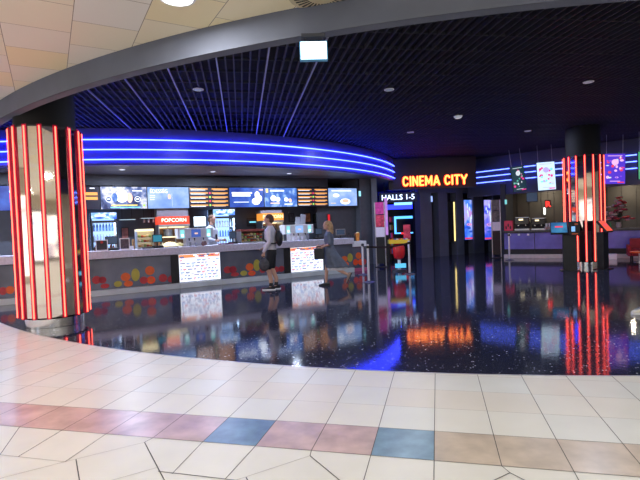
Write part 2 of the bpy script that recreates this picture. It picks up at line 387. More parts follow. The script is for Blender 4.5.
# ------------------------------------------------------------------ mirrored neon columns
mirror = mat('bronze_mirror', (.80, .73, .68), .045, 1, bump=.02, bs=3)
finm = mat('maroon_gloss_metal', (.5, .01, .06), .25, .3, var=.1)
tubem = glow('red_orange_neon', (1.0, .088, .055), 6)
def column(loc, label, a0):
    t = thing('mirror_column', label, 'column', loc, 0)
    N = 15; R = .525; z0, z1 = .18, 3.30
    for k in range(N):
        a = a0 + 2 * PI * k / N; b = a + 2 * PI / N
        A = Vector((math.cos(a), math.sin(a))) ; B = Vector((math.cos(b), math.sin(b)))
        m_ = MB()
        pa, pb, qa, qb = A * R, B * R, A * (R - .02), B * (R - .02)
        m_.mesh([(*pa, z0), (*pb, z0), (*qb, z0), (*qa, z0), (*pa, z1), (*pb, z1), (*qb, z1), (*qa, z1)],
                [(0, 3, 2, 1), (4, 5, 6, 7), (0, 1, 5, 4), (2, 3, 7, 6), (1, 2, 6, 5), (3, 0, 4, 7)], mirror)
        tn = Vector((-(A + B).normalized().y, (A + B).normalized().x))
        for zz in (.45, 1.25, 2.05, 2.85, 3.25):
            for P in (pa * .93 + pb * .07, pa * .07 + pb * .93):
                m_.cyl((*P, zz), (*(P * 1.008), zz), .008, .008, 8, chrome)
        m_.build('mirror_panel', t)
        f = MB(); w = Vector((-A.y, A.x)) * .036
        c0, c1 = A * (R - .01), A * (R + .022)
        f.mesh([(*(c0 - w), z0 - .02), (*(c1 - w), z0 - .02), (*(c1 + w), z0 - .02), (*(c0 + w), z0 - .02), (*(c0 - w), z1 + .03), (*(c1 - w), z1 + .03), (*(c1 + w), z1 + .03), (*(c0 + w), z1 + .03)],
               [(0, 3, 2, 1), (4, 5, 6, 7), (0, 1, 5, 4), (2, 3, 7, 6), (1, 2, 6, 5), (3, 0, 4, 7)], finm)
        fo = f.build('fin', t)
        MB().cyl((*(A * (R + .027)), z0), (*(A * (R + .027)), z1), .0112, .0112, 10, tubem).build('neon_tube', fo, smooth=True)
    MB().lathe([(.45, 0), (.46, .004), (.46, .145), (.44, .15)], chrome, 48).build('plinth', t, smooth=True)
    MB().lathe([(.53, z1 - .002), (.53, z1 + .02), (.45, z1 + .02)], black, 45).build('cap', t)
    MB().lathe([(.47, z1 + .018), (.47, 4.21)], mat('flat_black_sleeve', (.004, .004, .005), .8), 40).build('ceiling_sleeve', t, smooth=True)
    return t
LC = Vector((-4.645, 8.13)); RC = Vector((8.09, 14.35))
def colang(cn, px_frac):   # direction to viewer + offset
    return math.atan2(-cn.y, -cn.x)
column((LC.x, LC.y, .004), 'large round mirrored column with red neon fins by the tiled mall floor', colang(LC, 0) - math.radians(9))
column((RC.x, RC.y, .004), 'distant mirrored red neon column with ticket kiosks at its foot', colang(RC, 0) + math.radians(4))

# ------------------------------------------------------------------ concession stand
K = Frame((-5.6, 11.5), (.876, .482))
FC = Vector((-7.6, 22.95)); FR = 11.27
fas = []
th0 = math.radians(-142)
angs = [math.radians(-116) + (math.radians(14) - math.radians(-116)) * i / 90 for i in range(91)]
fpts = [(FC.x + FR * math.cos(a), FC.y + FR * math.sin(a)) for a in angs]
fasm = mat('navy_gloss_fascia', (.08, .09, .30), .3, var=.08, vs=1.5)
sof = mat('purple_grey_soffit', (.12, .12, .17), .5, var=.1, vs=2)
def inner(p): return p
m_ = MB(); ring(m_, fpts, .12, 3.26, 4.19, fasm)
m_.prism(fpts + [K.w(8.5, 3.35)[:2], K.w(-6.0, 3.35)[:2]], 3.27, 3.31, sof)
m_.build('wall_concession', kind='structure')
tubeb = glow('blue_white_neon', (.026, .042, 1.0), 26)
tubeb_far = glow('blue_white_neon_far', (.10, .16, 1.0), 6)
for z, nm in ((3.9, 'topmost'), (3.65, 'middle'), (3.4, 'lowest')):
    m_ = MB(); P = [(FC.x + (FR + .035) * math.cos(a), FC.y + (FR + .035) * math.sin(a), z) for a in angs]
    m_.tube(P, .016, tubeb, 8)
    tag(m_.build('neon_tube', smooth=True), '%s long blue-white neon tube curving over the snack counter' % nm, 'neon light', 'blue neon tubes over the snack counter')
# bulkhead behind menu boards, back wall, end pier
MB().box(-7.5, 8.1, 2.33, 2.45, 2.95, 3.30, charcoal).build('wall_bulkhead', loc=(*K.o, 0), rz=K.rz, kind='structure')
backm = mat('slate_back_wall', (.08, .09, .12), .5, var=.15, vs=2)
MB().box(-7.5, 8.6, 3.25, 3.4, 0, 3.30, backm).build('wall_concession', loc=(*K.o, 0), rz=K.rz, kind='structure')
s0 = K.at(358.5, 240, 2.3)[0] - .1 + .03; s1 = s0 + .75
MB().box(s0 + .1, s1, 2.14, 3.4, 0.0, 3.3, mat('grey_pier_paint', (.11, .12, .15), .5, var=.1)).build('wall_pier', loc=(*K.o, 0), rz=K.rz, kind='structure')
MB().box(s0 - 1.6, s0 + .09, 2.46, 2.56, 0.0, 2.95, mat('grey_side_panel', (.07, .075, .09), .5, var=.1)).build('wall_side', loc=(*K.o, 0), rz=K.rz, kind='structure')
MB().box(-7.5, 8.0, 2.42, 3.25, .0, .012, charcoal).build('floor', loc=(*K.o, 0), rz=K.rz, kind='structure')

# menu boards
def rect_on(fr, x0, y0, x1, y1, t):
    a0, z1 = fr.at(x0, y0, t); a1, _ = fr.at(x1, y0, t); _, zb = fr.at(x0, y1, t); _, zt2 = fr.at(x1, y0, t)
    return a0, a1, zb, (z1 + zt2) / 2
scr_night = glow_noise('screen_dark_clouds', [(.35, (.01, .02, .10)), (.5, (.12, .18, .42)), (.6, (.75, .75, .85)), (.75, (.2, .3, .6))], 3.5, 1.3, 2.2)
scr_ice = glow_noise('screen_ice_blue', [(.3, (.13, .27, .72)), (.55, (.28, .45, .88)), (.75, (.5, .65, .95))], 2.2, 1.2, 5.1)
scr_deep = glow_noise('screen_deep_blue', [(.3, (.01, .04, .33)), (.6, (.03, .11, .55)), (.8, (.12, .3, .8))], 3, 1.2, 7.7)
scr_blue = glow_noise('screen_mid_blue', [(.3, (.02, .08, .42)), (.52, (.07, .2, .65)), (.62, (.35, .55, .95)), (.8, (.1, .3, .7))], 4, 1.2, 9.7)
scr_black = glow('screen_near_black', (.012, .012, .03), 1)
gw = glow('screen_white', (.85, .9, 1), 1.6); go = glow('screen_orange', (1, .42, .09), 1.05); gpink = glow('screen_peach', (1, .62, .45), 1.05)
gg = glow('screen_green', (.45, .85, .12), 1.1); gr = glow('screen_red', (.85, .05, .12), 1.1); gy = glow('screen_yellow', (1, .7, .15), 1.2); gc = glow('screen_cyan', (.2, .75, .95), 1.2); gnavy = glow('screen_navy', (.03, .06, .2), 1)
BW = 1.27; BT = 2.22
bs0, _ = K.at(100, 187, BT)
edges_px = [100, 147, 189, 229, 264, 297, 328, 357]
es = [K.at(x, 190, BT)[0] for x in edges_px]
es = [es[0] - (es[1] - es[0]) * 2 - .02, es[0] - (es[1] - es[0])] + es
labels = ['blue menu screen at the far end beyond the neon column, its middle hidden',
 'black and orange menu screen half hidden by the big neon column',
 'menu screen with a stormy cloud picture and two round badges',
 'pale icy blue menu screen headed ÉDESSÉG above the popcorn machine',
 'orange and black price list screen over the serving clerk',
 'deep blue menu screen with a white figure on one side',
 'mid blue menu screen with white food pictures above the man',
 'orange and black price list screen above the woman',
 'pale blue menu screen at the dark wall end of the row']
H0, H1 = 2.255, 2.905
def bars(mb, W, H, y, n_, cols, tick=True):
    rh = H / n_
    for k in range(n_):
        zc = H0 + rh * (n_ - k - .5)
        mb.mark(.03, W * .46, zc - rh * .02, zc + rh * .26, y, cols[0]); mb.mark(W * .56, W - .04, zc - rh * .02, zc + rh * .26, y, cols[0])
        mb.mark(.05, W * .40, zc - rh * .2, zc - rh * .08, y, gw); mb.mark(W * .60, W - .12, zc - rh * .2, zc - rh * .08, y, cols[1])
        if tick and k: mb.disc(W * .51, zc + rh * .12, rh * .25, rh * .25, y, (gg, gr)[k % 2])
for i in range(9):
    a, b = es[i], es[i + 1]; W = b - a - .012
    t = thing('menu_screen', labels[i], 'menu screen', K.w(a, BT), K.rz, 'menu screens over the snack counter')
    t.rotation_euler = (0, 0, K.rz)
    MB().box(0, W, 0, .07, H0 - .005, H1 + .005, black).build('housing', t, bevel=.004)
    m_ = MB(); y = -.002; bg = {0: scr_deep, 1: scr_black, 2: scr_night, 3: scr_ice, 4: scr_black, 5: scr_deep, 6: scr_blue, 7: scr_black, 8: scr_ice}[i]
    m_.box(.008, W - .008, -.002, .004, H0, H1, bg); H = H1 - H0
    y = -.002
    if i == 0: m_.text('OPIN', W * .45, H1 - .2, y, .16, gw, .004)
    if i == 1:
        for zc in (.42, .62): m_.mark(W * .62, W - .06, H0 + H * zc, H0 + H * (zc + .13), y, go)
        m_.mark(W * .62, W * .7, H1 - .06, H1 - .03, y, gw); m_.mark(W * .8, W * .9, H1 - .06, H1 - .03, y, gw)
        for zc in (.42, .62): m_.mark(W * .08, W * .5, H0 + H * zc, H0 + H * (zc + .13), y, go)
    if i == 2:
        for xx in (.17, .79):
            m_.disc(W * xx, H0 + H * .44, .085, .085, y, gw); m_.disc(W * xx, H0 + H * .44, .07, .07, y - .002, gnavy); m_.mark(W * xx - .04, W * xx + .04, H0 + H * .42, H0 + H * .47, y - .004, gw)
        m_.disc(W * .45, H0 + H * .58, .17, .19, y, gw); m_.disc(W * .62, H0 + H * .5, .08, .15, y, gpink); m_.disc(W * .30, H0 + H * .52, .08, .13, y - .002, scr_blue)
        m_.mark(W * .22, W * .78, H0 + H * .14, H0 + H * .19, y, gy); m_.mark(W * .2, W * .85, H0 + H * .05, H0 + H * .09, y, gc); m_.disc(W * .93, H0 + H * .15, .035, .035, y, gg)
        m_.mark(W * .05, W * .25, H1 - .16, H1 - .13, y, gw); m_.mark(W * .68, W * .9, H1 - .13, H1 - .10, y, gw)
    if i == 3:
        m_.text('ÉDESSÉG', W * .06, H1 - .18, y, .16, gw, .0015, align='LEFT', sx=.85)
        for q in range(3): m_.mark(W * .06, W * (.18 - .01 * q), H1 - .27 - .06 * q, H1 - .25 - .06 * q, y, gw)
        m_.disc(W * .52, H0 + H * .55, .05, .075, y, gpink); m_.mark(W * .58, W * .583, H0 + .05, H1 - .2, y, gw)
    if i in (4, 7): bars(m_, W, H, y, 5, (go, gpink))
    if i == 5:
        m_.mark(W * .07, W * .65, H1 - .20, H1 - .15, y, gw); m_.mark(W * .08, W * .6, H1 - .29, H1 - .22, y, gw); m_.mark(W * .12, W * .55, H0 + .16, H0 + .18, y, gw)
        m_.disc(W * .80, H0 + H * .62, .09, .13, y, gw); m_.disc(W * .76, H0 + H * .30, .15, .12, y, gw); m_.disc(W * .88, H0 + H * .45, .07, .1, y, gw); m_.mark(W * .86, W * .97, H1 - .09, H1 - .05, y, gpink)
    if i == 6:
        m_.mark(W * .05, W * .12, H1 - .16, H1 - .03, y, gy); m_.mark(W * .18, W * .6, H1 - .12, H1 - .07, y, gw)
        m_.disc(W * .27, H0 + H * .45, .11, .1, y, gw); m_.disc(W * .40, H0 + H * .40, .09, .08, y, gw); m_.mark(W * .18, W * .45, H0 + .1, H0 + .14, y, gpink)
        m_.disc(W * .66, H0 + H * .38, .08, .07, y, gw); m_.disc(W * .78, H0 + H * .33, .06, .07, y, gpink); m_.mark(W * .6, W * .85, H0 + .07, H0 + .1, y, gw)
    if i == 8:
        m_.mark(W * .12, W * .8, H1 - .11, H1 - .07, y, gw); m_.disc(W * .27, H0 + H * .6, .14, .07, y, gw); m_.disc(W * .58, H0 + H * .25, .22, .11, y, gw)
        m_.disc(W * .58, H0 + H * .28, .15, .07, y - .002, gpink); m_.mark(W * .08, W * .25, H0 + H * .14, H0 + H * .17, y, gy)
    m_.build('screen', t)
    br = MB()
    for xx in (W * .3, W * .7): MB().box(xx - .02, xx + .02, .03, .06, H1 + .006, 2.96, black).box(xx - .02, xx + .02, .06, .106, 2.93, 2.96, black).build('bracket', t)
t = thing('exit_sign', 'tiny lit cyan sign at the end of the menu screens', 'sign', K.w(es[-1] + .01, BT - .12), K.rz)
MB().box(0, .08, 0, .025, 2.60, 2.80, glow('cyan_sign', (.35, .8, .95), 1.2)).build('lit_face', t)
MB().box(-.005, .085, .026, .04, 2.58, 2.83, black).build('housing', t); MB().box(.03, .05, .041, .1, 2.81, 3.26, black).build('hanger', t)

# counter units and worktop
graniteg = mat('smoked_glass_panel', (.11, .125, .17), .12, var=.35, vs=1.2, spec=.6)
topm = mat('grey_stone_worktop', (.62, .60, .70), .35, var=.12, vs=20)
kick = mat('grey_green_kickboard', (.58, .66, .70), .4, var=.1, vs=3)
ub = [K.at(-62, 270, 0)[0], K.at(40, 270, 0)[0], K.at(179, 270, 0)[0], K.at(221, 270, 0)[0], K.at(291, 270, 0)[0], K.at(324, 270, 0)[0], K.at(353.5, 258, 0)[0]]
balls = {0: [(3, 291, 4, 4, 'r'), (10, 290, 4.5, 4, 'o')],
 1: [(96.5, 280, 4.5, 4, 'r'), (102.5, 280, 4, 3.5, 'd'), (105, 286, 4.5, 2.4, 'r'), (118, 284, 4, 3, 'y'), (125.6, 277, 4.8, 4.3, 'o'), (128.4, 283.7, 4.6, 3, 'o'), (135.5, 274.8, 4.2, 6.4, 'y'), (143.8, 280.2, 4, 3.6, 'r'), (149.8, 270.6, 4.7, 4.5, 'o'), (151, 280, 4.4, 3.8, 'O'), (163, 278, 4.2, 4, 'r'), (171, 279, 3.4, 3.4, 'd')],
 3: [(227.5, 269.8, 3.9, 3.5, 'r'), (232.9, 269.6, 3.8, 3.5, 'd'), (235, 274.4, 4.2, 2, 'r'), (243.7, 273.2, 3.4, 2.6, 'y'), (249.6, 267, 3.9, 3.8, 'o'), (251.9, 273.2, 3.7, 2.6, 'O'), (256.9, 265.2, 3.4, 5.8, 'y'), (262.6, 270, 3, 3, 'r'), (276, 269.5, 3.2, 3, 'r'), (281.5, 268.8, 3, 3, 'd')],
 5: [(330, 264.5, 3, 2.8, 'r'), (344.4, 259, 3.2, 3, 'o'), (345.9, 264.2, 2.9, 2.4, 'o'), (350.1, 257.6, 2.7, 4.3, 'y')]}
BM = {'r': redprint, 'o': orangep, 'O': mat('red_orange_print', (.95, .09, .02), .45, var=.08), 'y': yellowp, 'd': darkred}
ulab = ['smoked glass counter unit beyond the neon column at the far end', 'smoked glass counter unit with printed coloured balls next to the big column', 'counter unit with a bright white backlit price panel under the drink dispenser',
        'smoked glass counter unit with coloured balls behind the standing man', 'counter unit with a bright white backlit price panel beside the woman', 'short counter unit with orange and yellow balls behind the woman']
lbw = glow('lightbox_white', (.80, .86, 1), 1.6); lbo = glow('lightbox_orange', (.95, .33, .12), 1.0); lbd = glow('lightbox_slate', (.16, .2, .42), .8); lbr = glow('lightbox_red', (.8, .12, .15), .9); lbb = glow('lightbox_blue', (.2, .35, .85), 1.0)
for i in range(6):
    a, b = ub[i], ub[i + 1]; W = b - a - .004
    t = thing('counter_unit', ulab[i], 'counter', K.w(a, 0, .004), K.rz)
    MB().box(0, W, .06, .62, .145, .905, charcoal).build('body', t)
    MB().box(0, W, -.05, .60, 0, .14, kick).build('kickboard', t, bevel=.006)
    if i in (2, 4):
        m_ = MB(); m_.box(.01, W - .01, .02, .06, .16, .895, lbw); y = .02
        H = .735
        rnd = random.Random(i)
        # orange food strip on top, then rows of small print
        m_.mark(.02, W - .02, .80, .885, y, lbo); 
        for q in range(14):
            xx = .05 + (W - .1) * rnd.random(); m_.disc(xx, .815 + .05 * rnd.random(), .05, .022, y - .002, (lbw, lbd, lbr)[q % 3])
        m_.mark(.02, W - .02, .775, .785, y, lbr)
        for r_ in range(7):
            zr = .735 - r_ * .082; x = .04
            m_.mark(.02, W - .02, zr - .060, zr - .054, y, lbb if r_ % 2 else lbr)
            while x < W - .1:
                w_ = .04 + .1 * rnd.random()
                if rnd.random() < .85: m_.mark(x, min(x + w_, W - .03), zr - .014, zr + .012, y, (lbd, lbd, lbr, lbb)[rnd.randrange(4)])
                if rnd.random() < .6: m_.mark(x, min(x + w_ * .7, W - .03), zr - .040, zr - .026, y, (lbd, lbb, lbr)[rnd.randrange(3)])
                x += w_ + .03
        m_.build('backlit_panel', t)
        MB().box(0, .012, .005, .06, .15, .9, steel).box(W - .012, W, .005, .06, .15, .9, steel).build('frame', t)
    else:
        post = .20 if i in (1, 3) else 0
        m_ = MB(); m_.box(.005, W - post, .03, .06, .15, .895, graniteg)
        for (bx, by, rx, rz_, c_) in balls.get(i, []):
            s_, z_ = K.at(bx, by, .03); s2, _ = K.at(bx + rx, by, .03); _, z2 = K.at(bx, by - rz_, .03)
            lo = z_ - (z2 - z_)
            zc = z_ - .004
            zr_ = z2 - z_
            if zc - zr_ < .152: zr_ = max(.03, (zc + zr_ - .152) / 2); zc = .152 + zr_
            m_.disc(s_ - a, zc, s2 - s_, zr_, .03, BM[c_])
            m_.disc(s_ - a, zc - zr_ * .05, (s2 - s_) * .62, zr_ * .55, .028, yellowp if c_ == 'y' else orangep) if c_ in 'oOy' else None
        m_.build('printed_glass_panel', t)
        if post: MB().box(W - post + .005, W, .015, .06, .15, .9, black).build('post', t)
wt = MB(); wt.box(ub[0], ub[6] + .02, -.04, .72, .915, 1.105, topm)
tag(wt.build('worktop', loc=(*K.o, 0), rz=K.rz, bevel=.01), 'long pale grey stone worktop running along the whole snack counter', 'worktop')
# low end unit
a5 = K.at(353.8, 258, 0)[0]; b5 = K.at(368, 258, 0)[0]
t = thing('low_counter_unit', 'low counter unit with white ledge beside the belt posts', 'counter', K.w(a5 + .03, .1, .004), K.rz)
W = b5 - a5
MB().box(0, W, .06, .55, .10, .80, charcoal).build('body', t)
m_ = MB(); m_.box(.0, W, .04, .06, .10, .80, graniteg)
for bx, by, r_, c_ in ((358.5, 255.8, .13, 'o'), (355.6, 262.3, .12, 'O'), (360.6, 262.2, .12, 'O'), (366.6, 261.6, .12, 'r')):
    s_, z_ = K.at(bx, by, .14); s_ = min(max(s_ - a5 - .03, r_ * .85), W - r_ * .85); m_.disc(s_, z_, r_ * .85, r_ * .85, .04, BM[c_])
m_.build('printed_glass_panel', t)
MB().box(0, W, .0, .6, .80, .98, white).build('ledge', t, bevel=.01)
MB().box(-.02, W, -.03, .5, 0, .10, mat('pink_kickboard', (.5, .12, .25), .4, var=.1)).build('kickboard', t)  # pink stripe along the base of the unit

# ---- things on and behind the counter
WT = 1.105
def kthing(name, label, cat, px, t, z, group=None, rz=0):
    s_, _ = K.at(px, 240, t); return thing(name, label, cat, K.w(s_, t, z), K.rz + rz, group)
def size(px0, px1, t): return K.at(px1, 240, t)[0] - K.at(px0, 240, t)[0]
def zat(px, py, t): return K.at(px, py, t)[1]

# drinks fridges
headm = glow_noise('fridge_header_blue', [(.35, (.02, .10, .65)), (.5, (.25, .5, .95)), (.58, (.9, .95, 1)), (.7, (.05, .2, .8))], 3, 1.6, 3.3, 1.5)
coldw = glow('fridge_light', (.45, .65, 1), 14)
coolback = glow('fridge_lit_back', (.32, .52, .95), 2.0)
def fridge(px0, px1, label, top, bright):
    t_ = 2.45; W = size(px0, px1, t_); t = kthing('drinks_fridge', label, 'fridge', px0, t_, .014)
    H = top
    b = MB(); b.box(0, .03, 0, .62, .08, H, black).box(W - .03, W, 0, .62, .08, H, black).box(0, W, .58, .62, .08, H, coolback).box(0, W, 0, .62, H - .03, H, black).box(0, W, 0, .62, 0, .22, black)
    b.box(.0, W, .02, .60, H - .27, H - .24, black)
    b.build('cabinet', t)
    MB().box(.01, W - .01, -.03, .0, H - .20, H - .01, headm).mark(W * .15, W * .55, H - .12, H - .07, -.03, gw).build('header_panel', t)
    sh = MB()
    for k in range(5): sh.box(.035, W - .035, .06, .56, .32 + k * .32, .335 + k * .32, steel)
    sh.build('shelves', t)
    fr = MB(); fr.box(.0, .04, -.03, 0, .22, H - .26, black).box(W - .04, W, -.03, 0, .22, H - .26, black).box(.04, W - .04, -.03, 0, .22, .27, black).box(.04, W - .04, -.03, 0, H - .31, H - .26, black)
    d = fr.build('door', t)
    MB().box(W - .10, W - .045, -.07, -.055, .8, 1.5, chrome).box(W - .08, W - .06, -.055, -.03, .85, .88, chrome).box(W - .08, W - .06, -.055, -.03, 1.42, 1.45, chrome).build('handle', d)
    MB().box(W - .085, W - .045, -.036 if bright else .01, -.031 if bright else .04, .3, H - .32, coldw if bright else glow('fridge_light_soft', (.6, .75, 1), 7)).build('light_strip', t)
    o0 = K.w(K.at(px0, 240, t_)[0], t_)
    cols = [mat('bottle_%s' % q, c, .25, trans=0, var=.1) for q, c in (('blue', (.15, .35, .8)), ('clear', (.7, .8, .9)), ('cola', (.15, .05, .03)), ('orange', (.8, .3, .05)), ('pale', (.5, .65, .9)))]
    nb = 6
    return t, W
bt = None
def bottle_proto(m, mcap, label):
    r = thing('drink_bottle', label, 'bottle', (0, 0, 0))
    MB().lathe([(.026, 0), (.030, .006), (.030, .14), (.026, .165), (.012, .20), (.011, .215)], m, 12).build('bottle_body', r, smooth=True)
    MB().lathe([(.014, .213), (.014, .235), (.001, .235)], mcap, 10).build('cap', r, smooth=True)
    return r
f1, W1 = fridge(92, 118, 'tall lit drinks fridge beside the big neon column', 2.16, False)
f2, W2 = fridge(214, 236, 'brightly glowing drinks fridge behind the serving clerk', 2.20, True)
bcol = [mat('bottle_blue', (.12, .3, .75), .25, var=.1), mat('bottle_clear', (.7, .8, .9), .2, var=.05), mat('bottle_cola', (.2, .07, .05), .25, var=.1), mat('bottle_pale', (.5, .65, .9), .25, var=.05)]
names = ['blue', 'clear', 'brown', 'pale']
rowname = ['lowest', 'second', 'third', 'fourth', 'top']
for fi, (px0, W, H) in enumerate(((92, W1, 2.16), (214, W2, 2.2))):
    base = K.at(px0, 240, 2.45)[0]
    for k in range(2, 5):
        lab = '%s drink bottle on the %s shelf of the fridge %s' % ('small', rowname[k], ('beside the big column', 'behind the serving clerk')[fi])
        pr_ = None
        for q in range(7):
            s_ = base + .08 + (W - .2) * q / 6
            if pr_ is None: pr_ = bottle_proto(bcol[(k + fi) % 4], white, lab); pr_['group'] = lab.replace('small drink bottle', 'bottles'); o = pr_
            else: o = dup(pr_)
            o.location = K.w(s_, 2.45 + .14, .014 + .335 + k * .32); o.rotation_euler = (0, 0, K.rz)

# card display frames and register by fridge 1
def tentcard(px, t, w, h, label, m, rz=0):
    z0 = WT; o = kthing('menu_card', label, 'card stand', px, t, z0, rz=rz)
    MB().box(-w / 2, w / 2, 0, .012, .0, h, white).box(-w / 2, w / 2, -.03, .08, 0, .012, white).build('stand', o)
    m_ = MB(); m_.box(-w / 2 + .02, w / 2 - .02, -.004, 0, .03, h - .02, m); m_.build('print', o); return o
tentcard(101.5, .12, .28, .28, 'white framed card with a red mark nearest the big column', mat('dark_card', (.03, .03, .04), .4, var=.3))
s_, _ = K.at(101, 243, .115); MB().disc(0, 0, .035, .03, 0, redp).build('red_mark', None)
bpy.data.objects[-1] if False else None
o = bpy.data.objects['red_mark']; o.parent = [q for q in bpy.data.objects if q.name.startswith('menu_card')][0]; o.location = (0, -.005, .22)
tentcard(124.5, .12, .24, .30, 'white framed card showing a dark figure, next along from the card reader', mat('dark_photo', (.06, .06, .08), .4, var=.6, vs=20), rz=-.3)
def register(px, t, label, screen, w=.30, rz=0, pole=False):
    o = kthing('cash_register', label, 'cash register', px, t, WT, rz=rz)
    MB().box(-w / 2, w / 2, -.12, .14, 0, .06, black).build('base', o, bevel=.008)
    MB().cyl((0, .05, .06), (0, .05, .20), .018, None, 10, black).build('neck', o)
    q = Matrix.Rotation(-.15, 4, 'X')
    MB().box(-w / 2, w / 2, .0, .035, .15, .36, black).build('monitor', o, bevel=.006)
    MB().box(-w / 2 + .02, w / 2 - .02, -.004, .0, .17, .34, screen).build('screen', o)
    return o
dim = glow('dim_display', (.03, .05, .09), 1)
register(111.5, .45, 'black cash register standing before the first drinks fridge', dim)
o = register(157.5, .2, 'low cash register with a teal pole display near the popcorn pile', glow('teal_display', (.02, .2, .3), 1), w=.26)
register(319, .45, 'black cash register near the woman', dim, w=.26)
register(233, .4, 'small dark till with a faint display at the clerk\'s elbow', dim, w=.2)

# hot food display case
def foodcase(px0, px1, ztop, t_, label, warm, rows):
    W = size(px0, px1, t_); o = kthing('food_display_case', label, 'display case', px0, t_, WT)
    H = ztop - WT
    m_ = MB(); m_.box(0, .02, 0, .4, 0, H, steel).box(W - .02, W, 0, .4, 0, H, steel).box(0, W, .38, .4, 0, H, warm).box(0, W, 0, .4, 0, .03, steel).build('case', o)
    MB().box(0, W, -.02, .4, H - .06, H, rows[0]).build('header', o)
    n = len(rows) - 1
    for k in range(n):
        zz = .04 + (H - .14) * k / n
        MB().box(.02, W - .02, .04, .37, zz - .008, zz, steel).build('shelf', o)
    return o, W, H
def snacks(o, W, H, n, per, mats_, label, group):
    first = None
    for k in range(n):
        for q in range(per):
            p = Vector((.08 + (W - .16) * q / (per - 1), .12, .04 + (H - .14) * k / n))
            wp = K.rz; loc = Vector(o.location) + Matrix.Rotation(K.rz, 3, 'Z') @ p
            m_ = MB(); hh = .055 + .03 * ((q * 7 + k * 3) % 4) / 3
            m_.ell((0, 0, hh * .5), (.048, .04, hh * .5), mats_[(q + k) % len(mats_)], 10, 6)
            x = m_.build('snack', loc=loc, rz=wp, smooth=True)
            tag(x, label, 'snack', group)
bread = [mat('golden_pastry', (.75, .40, .12), .6, var=.2, vs=40), mat('pale_bun', (.8, .65, .4), .6, var=.15, vs=40), mat('green_wrap', (.35, .5, .15), .5, var=.2), mat('red_wrap', (.6, .1, .06), .5, var=.2)]
yl = glow('warm_case_light', (1, .85, .5), 1.8); caseback = glow('warm_case_back', (.75, .62, .38), .55)
o, W, H = foodcase(137, 154, zat(145, 229, .35), .35, 'lit hot food display case between the first fridge and popcorn machine', caseback, [yl, 0, 0, 0])
snacks(o, W, H, 3, 5, bread, 'small hot snack inside the lit food case', 'hot snacks in the lit food case')
o, W, H = foodcase(241, 265, zat(253, 229, .35), .35, 'snack display case with a dull red header behind the man', mat('brown_case_back', (.25, .14, .1), .5, var=.1), [mat('dull_red_header', (.35, .08, .07), .5, var=.1), 0, 0, 0])
snacks(o, W, H, 3, 7, bread, 'small wrapped snack inside the red topped case', 'wrapped snacks in the red topped case')

# popcorn machines
popc = mat('popcorn_yellow', (.9, .72, .35), .7, var=.25, vs=60, bump=.6, bs=90)
def popcorn(px0, px1, label, txt, head_y, hm, tm):
    t_ = 2.2; W = size(px0, px1, t_); o = kthing('popcorn_machine', label, 'popcorn machine', px0, t_, .004)
    zc = 1.62; zt = zat((px0 + px1) / 2, head_y + 7.5, t_)
    MB().box(0, W, 0, .6, 0, 1.0, steel).build('cabinet', o, bevel=.01)
    MB().box(0, .025, 0, .6, 1.0, zt - .06, steel).box(W - .025, W, 0, .6, 1.0, zt - .06, steel).box(0, W, .57, .6, 1.0, zt - .06, mat('bronze_panel', (.35, .18, .10), .4, var=.3, vs=10)).build('housing', o)
    MB().box(0, W, -.04, .6, zt - .06, zt, steel).build('hood', o)
    ztt = zt + .25
    m_ = MB(); m_.box(.0, W, -.04, .5, zt, ztt, hm)
    if txt: m_.text(txt, W / 2, zt + .08, -.04, .16, tm, .002, .006, sx=1.0)
    m_.build('lit_header', o)
    MB().cyl((W * .35, .25, 1.35), (W * .35, .25, 1.60), .13, .15, 18, steel).cyl((W * .35, .25, 1.6), (W * .35, .25, zt - .06), .02, None, 8, steel).cyl((W*.2,.1,1.45),(W*.5,.4,1.55),.012,None,8,chrome).build('kettle', o, smooth=True)
    m_ = MB(); rnd = random.Random(px0)
    for q in range(70):
        m_.ell((.06 + (W - .12) * rnd.random(), .08 + .42 * rnd.random(), 1.02 + .12 * rnd.random()), (.05, .05, .04), popc, 7, 5)
    x = m_.build('popcorn_heap', o); x['kind'] = 'stuff'
    MB().box(.04, W - .04, .5, .56, zt - .10, zt - .065, yl).build('heat_lamp', o)
    return o, W, ztt
hdr = glow('popcorn_header_red', (.85, .07, .03), 1.05)
o, W, ztt = popcorn(159, 190, 'popcorn machine with a red lit POPCORN header', 'POPCORN', 217, hdr, glow('popcorn_text', (1, .85, .7), 2.0))
MB().box(0.0, W, .1, .6, ztt, ztt + .3, mat('grey_duct', (.2, .2, .24), .5, var=.05)).build('duct', o)
o, W, ztt = popcorn(263, 284, 'popcorn machine with an orange lit header just behind the man\'s head', 'POPCORN', 213, glow('popcorn_header_orange', (.95, .35, .05), 1.0), glow('popcorn_text_yellow', (1, .9, .45), 1.7))
MB().box(0.0, W, .1, .6, ztt, ztt + .1, MATS['grey_duct']).build('duct', o)
# heap of popcorn on the serving tray, its bright light put in as emission
o = kthing('popcorn_tray', 'steel tray heaped with bright yellow popcorn beside the drink dispenser', 'popcorn tray', 170, .42, WT)
W = size(163, 177.5, .42) * .5
MB().box(-W, W, -.18, .18, 0, .03, steel).build('tray', o, bevel=.005)
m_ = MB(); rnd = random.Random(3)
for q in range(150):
    x = rnd.uniform(-1, 1); y = rnd.uniform(-1, 1); m_.ell((x * (W - .04), y * .14, .03 + .10 * (1 - x * x * .6) * rnd.random()), (.03, .03, .025), glow('glowing_popcorn', (1, .85, .5), 1.6), 7, 5)
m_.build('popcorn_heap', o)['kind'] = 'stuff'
MB().box(-W, W, .12, .16, .26, .29, yl).box(-W, -W + .02, .13, .15, .03, .26, steel).box(W - .02, W, .13, .15, .03, .26, steel).build('heat_lamp', o)
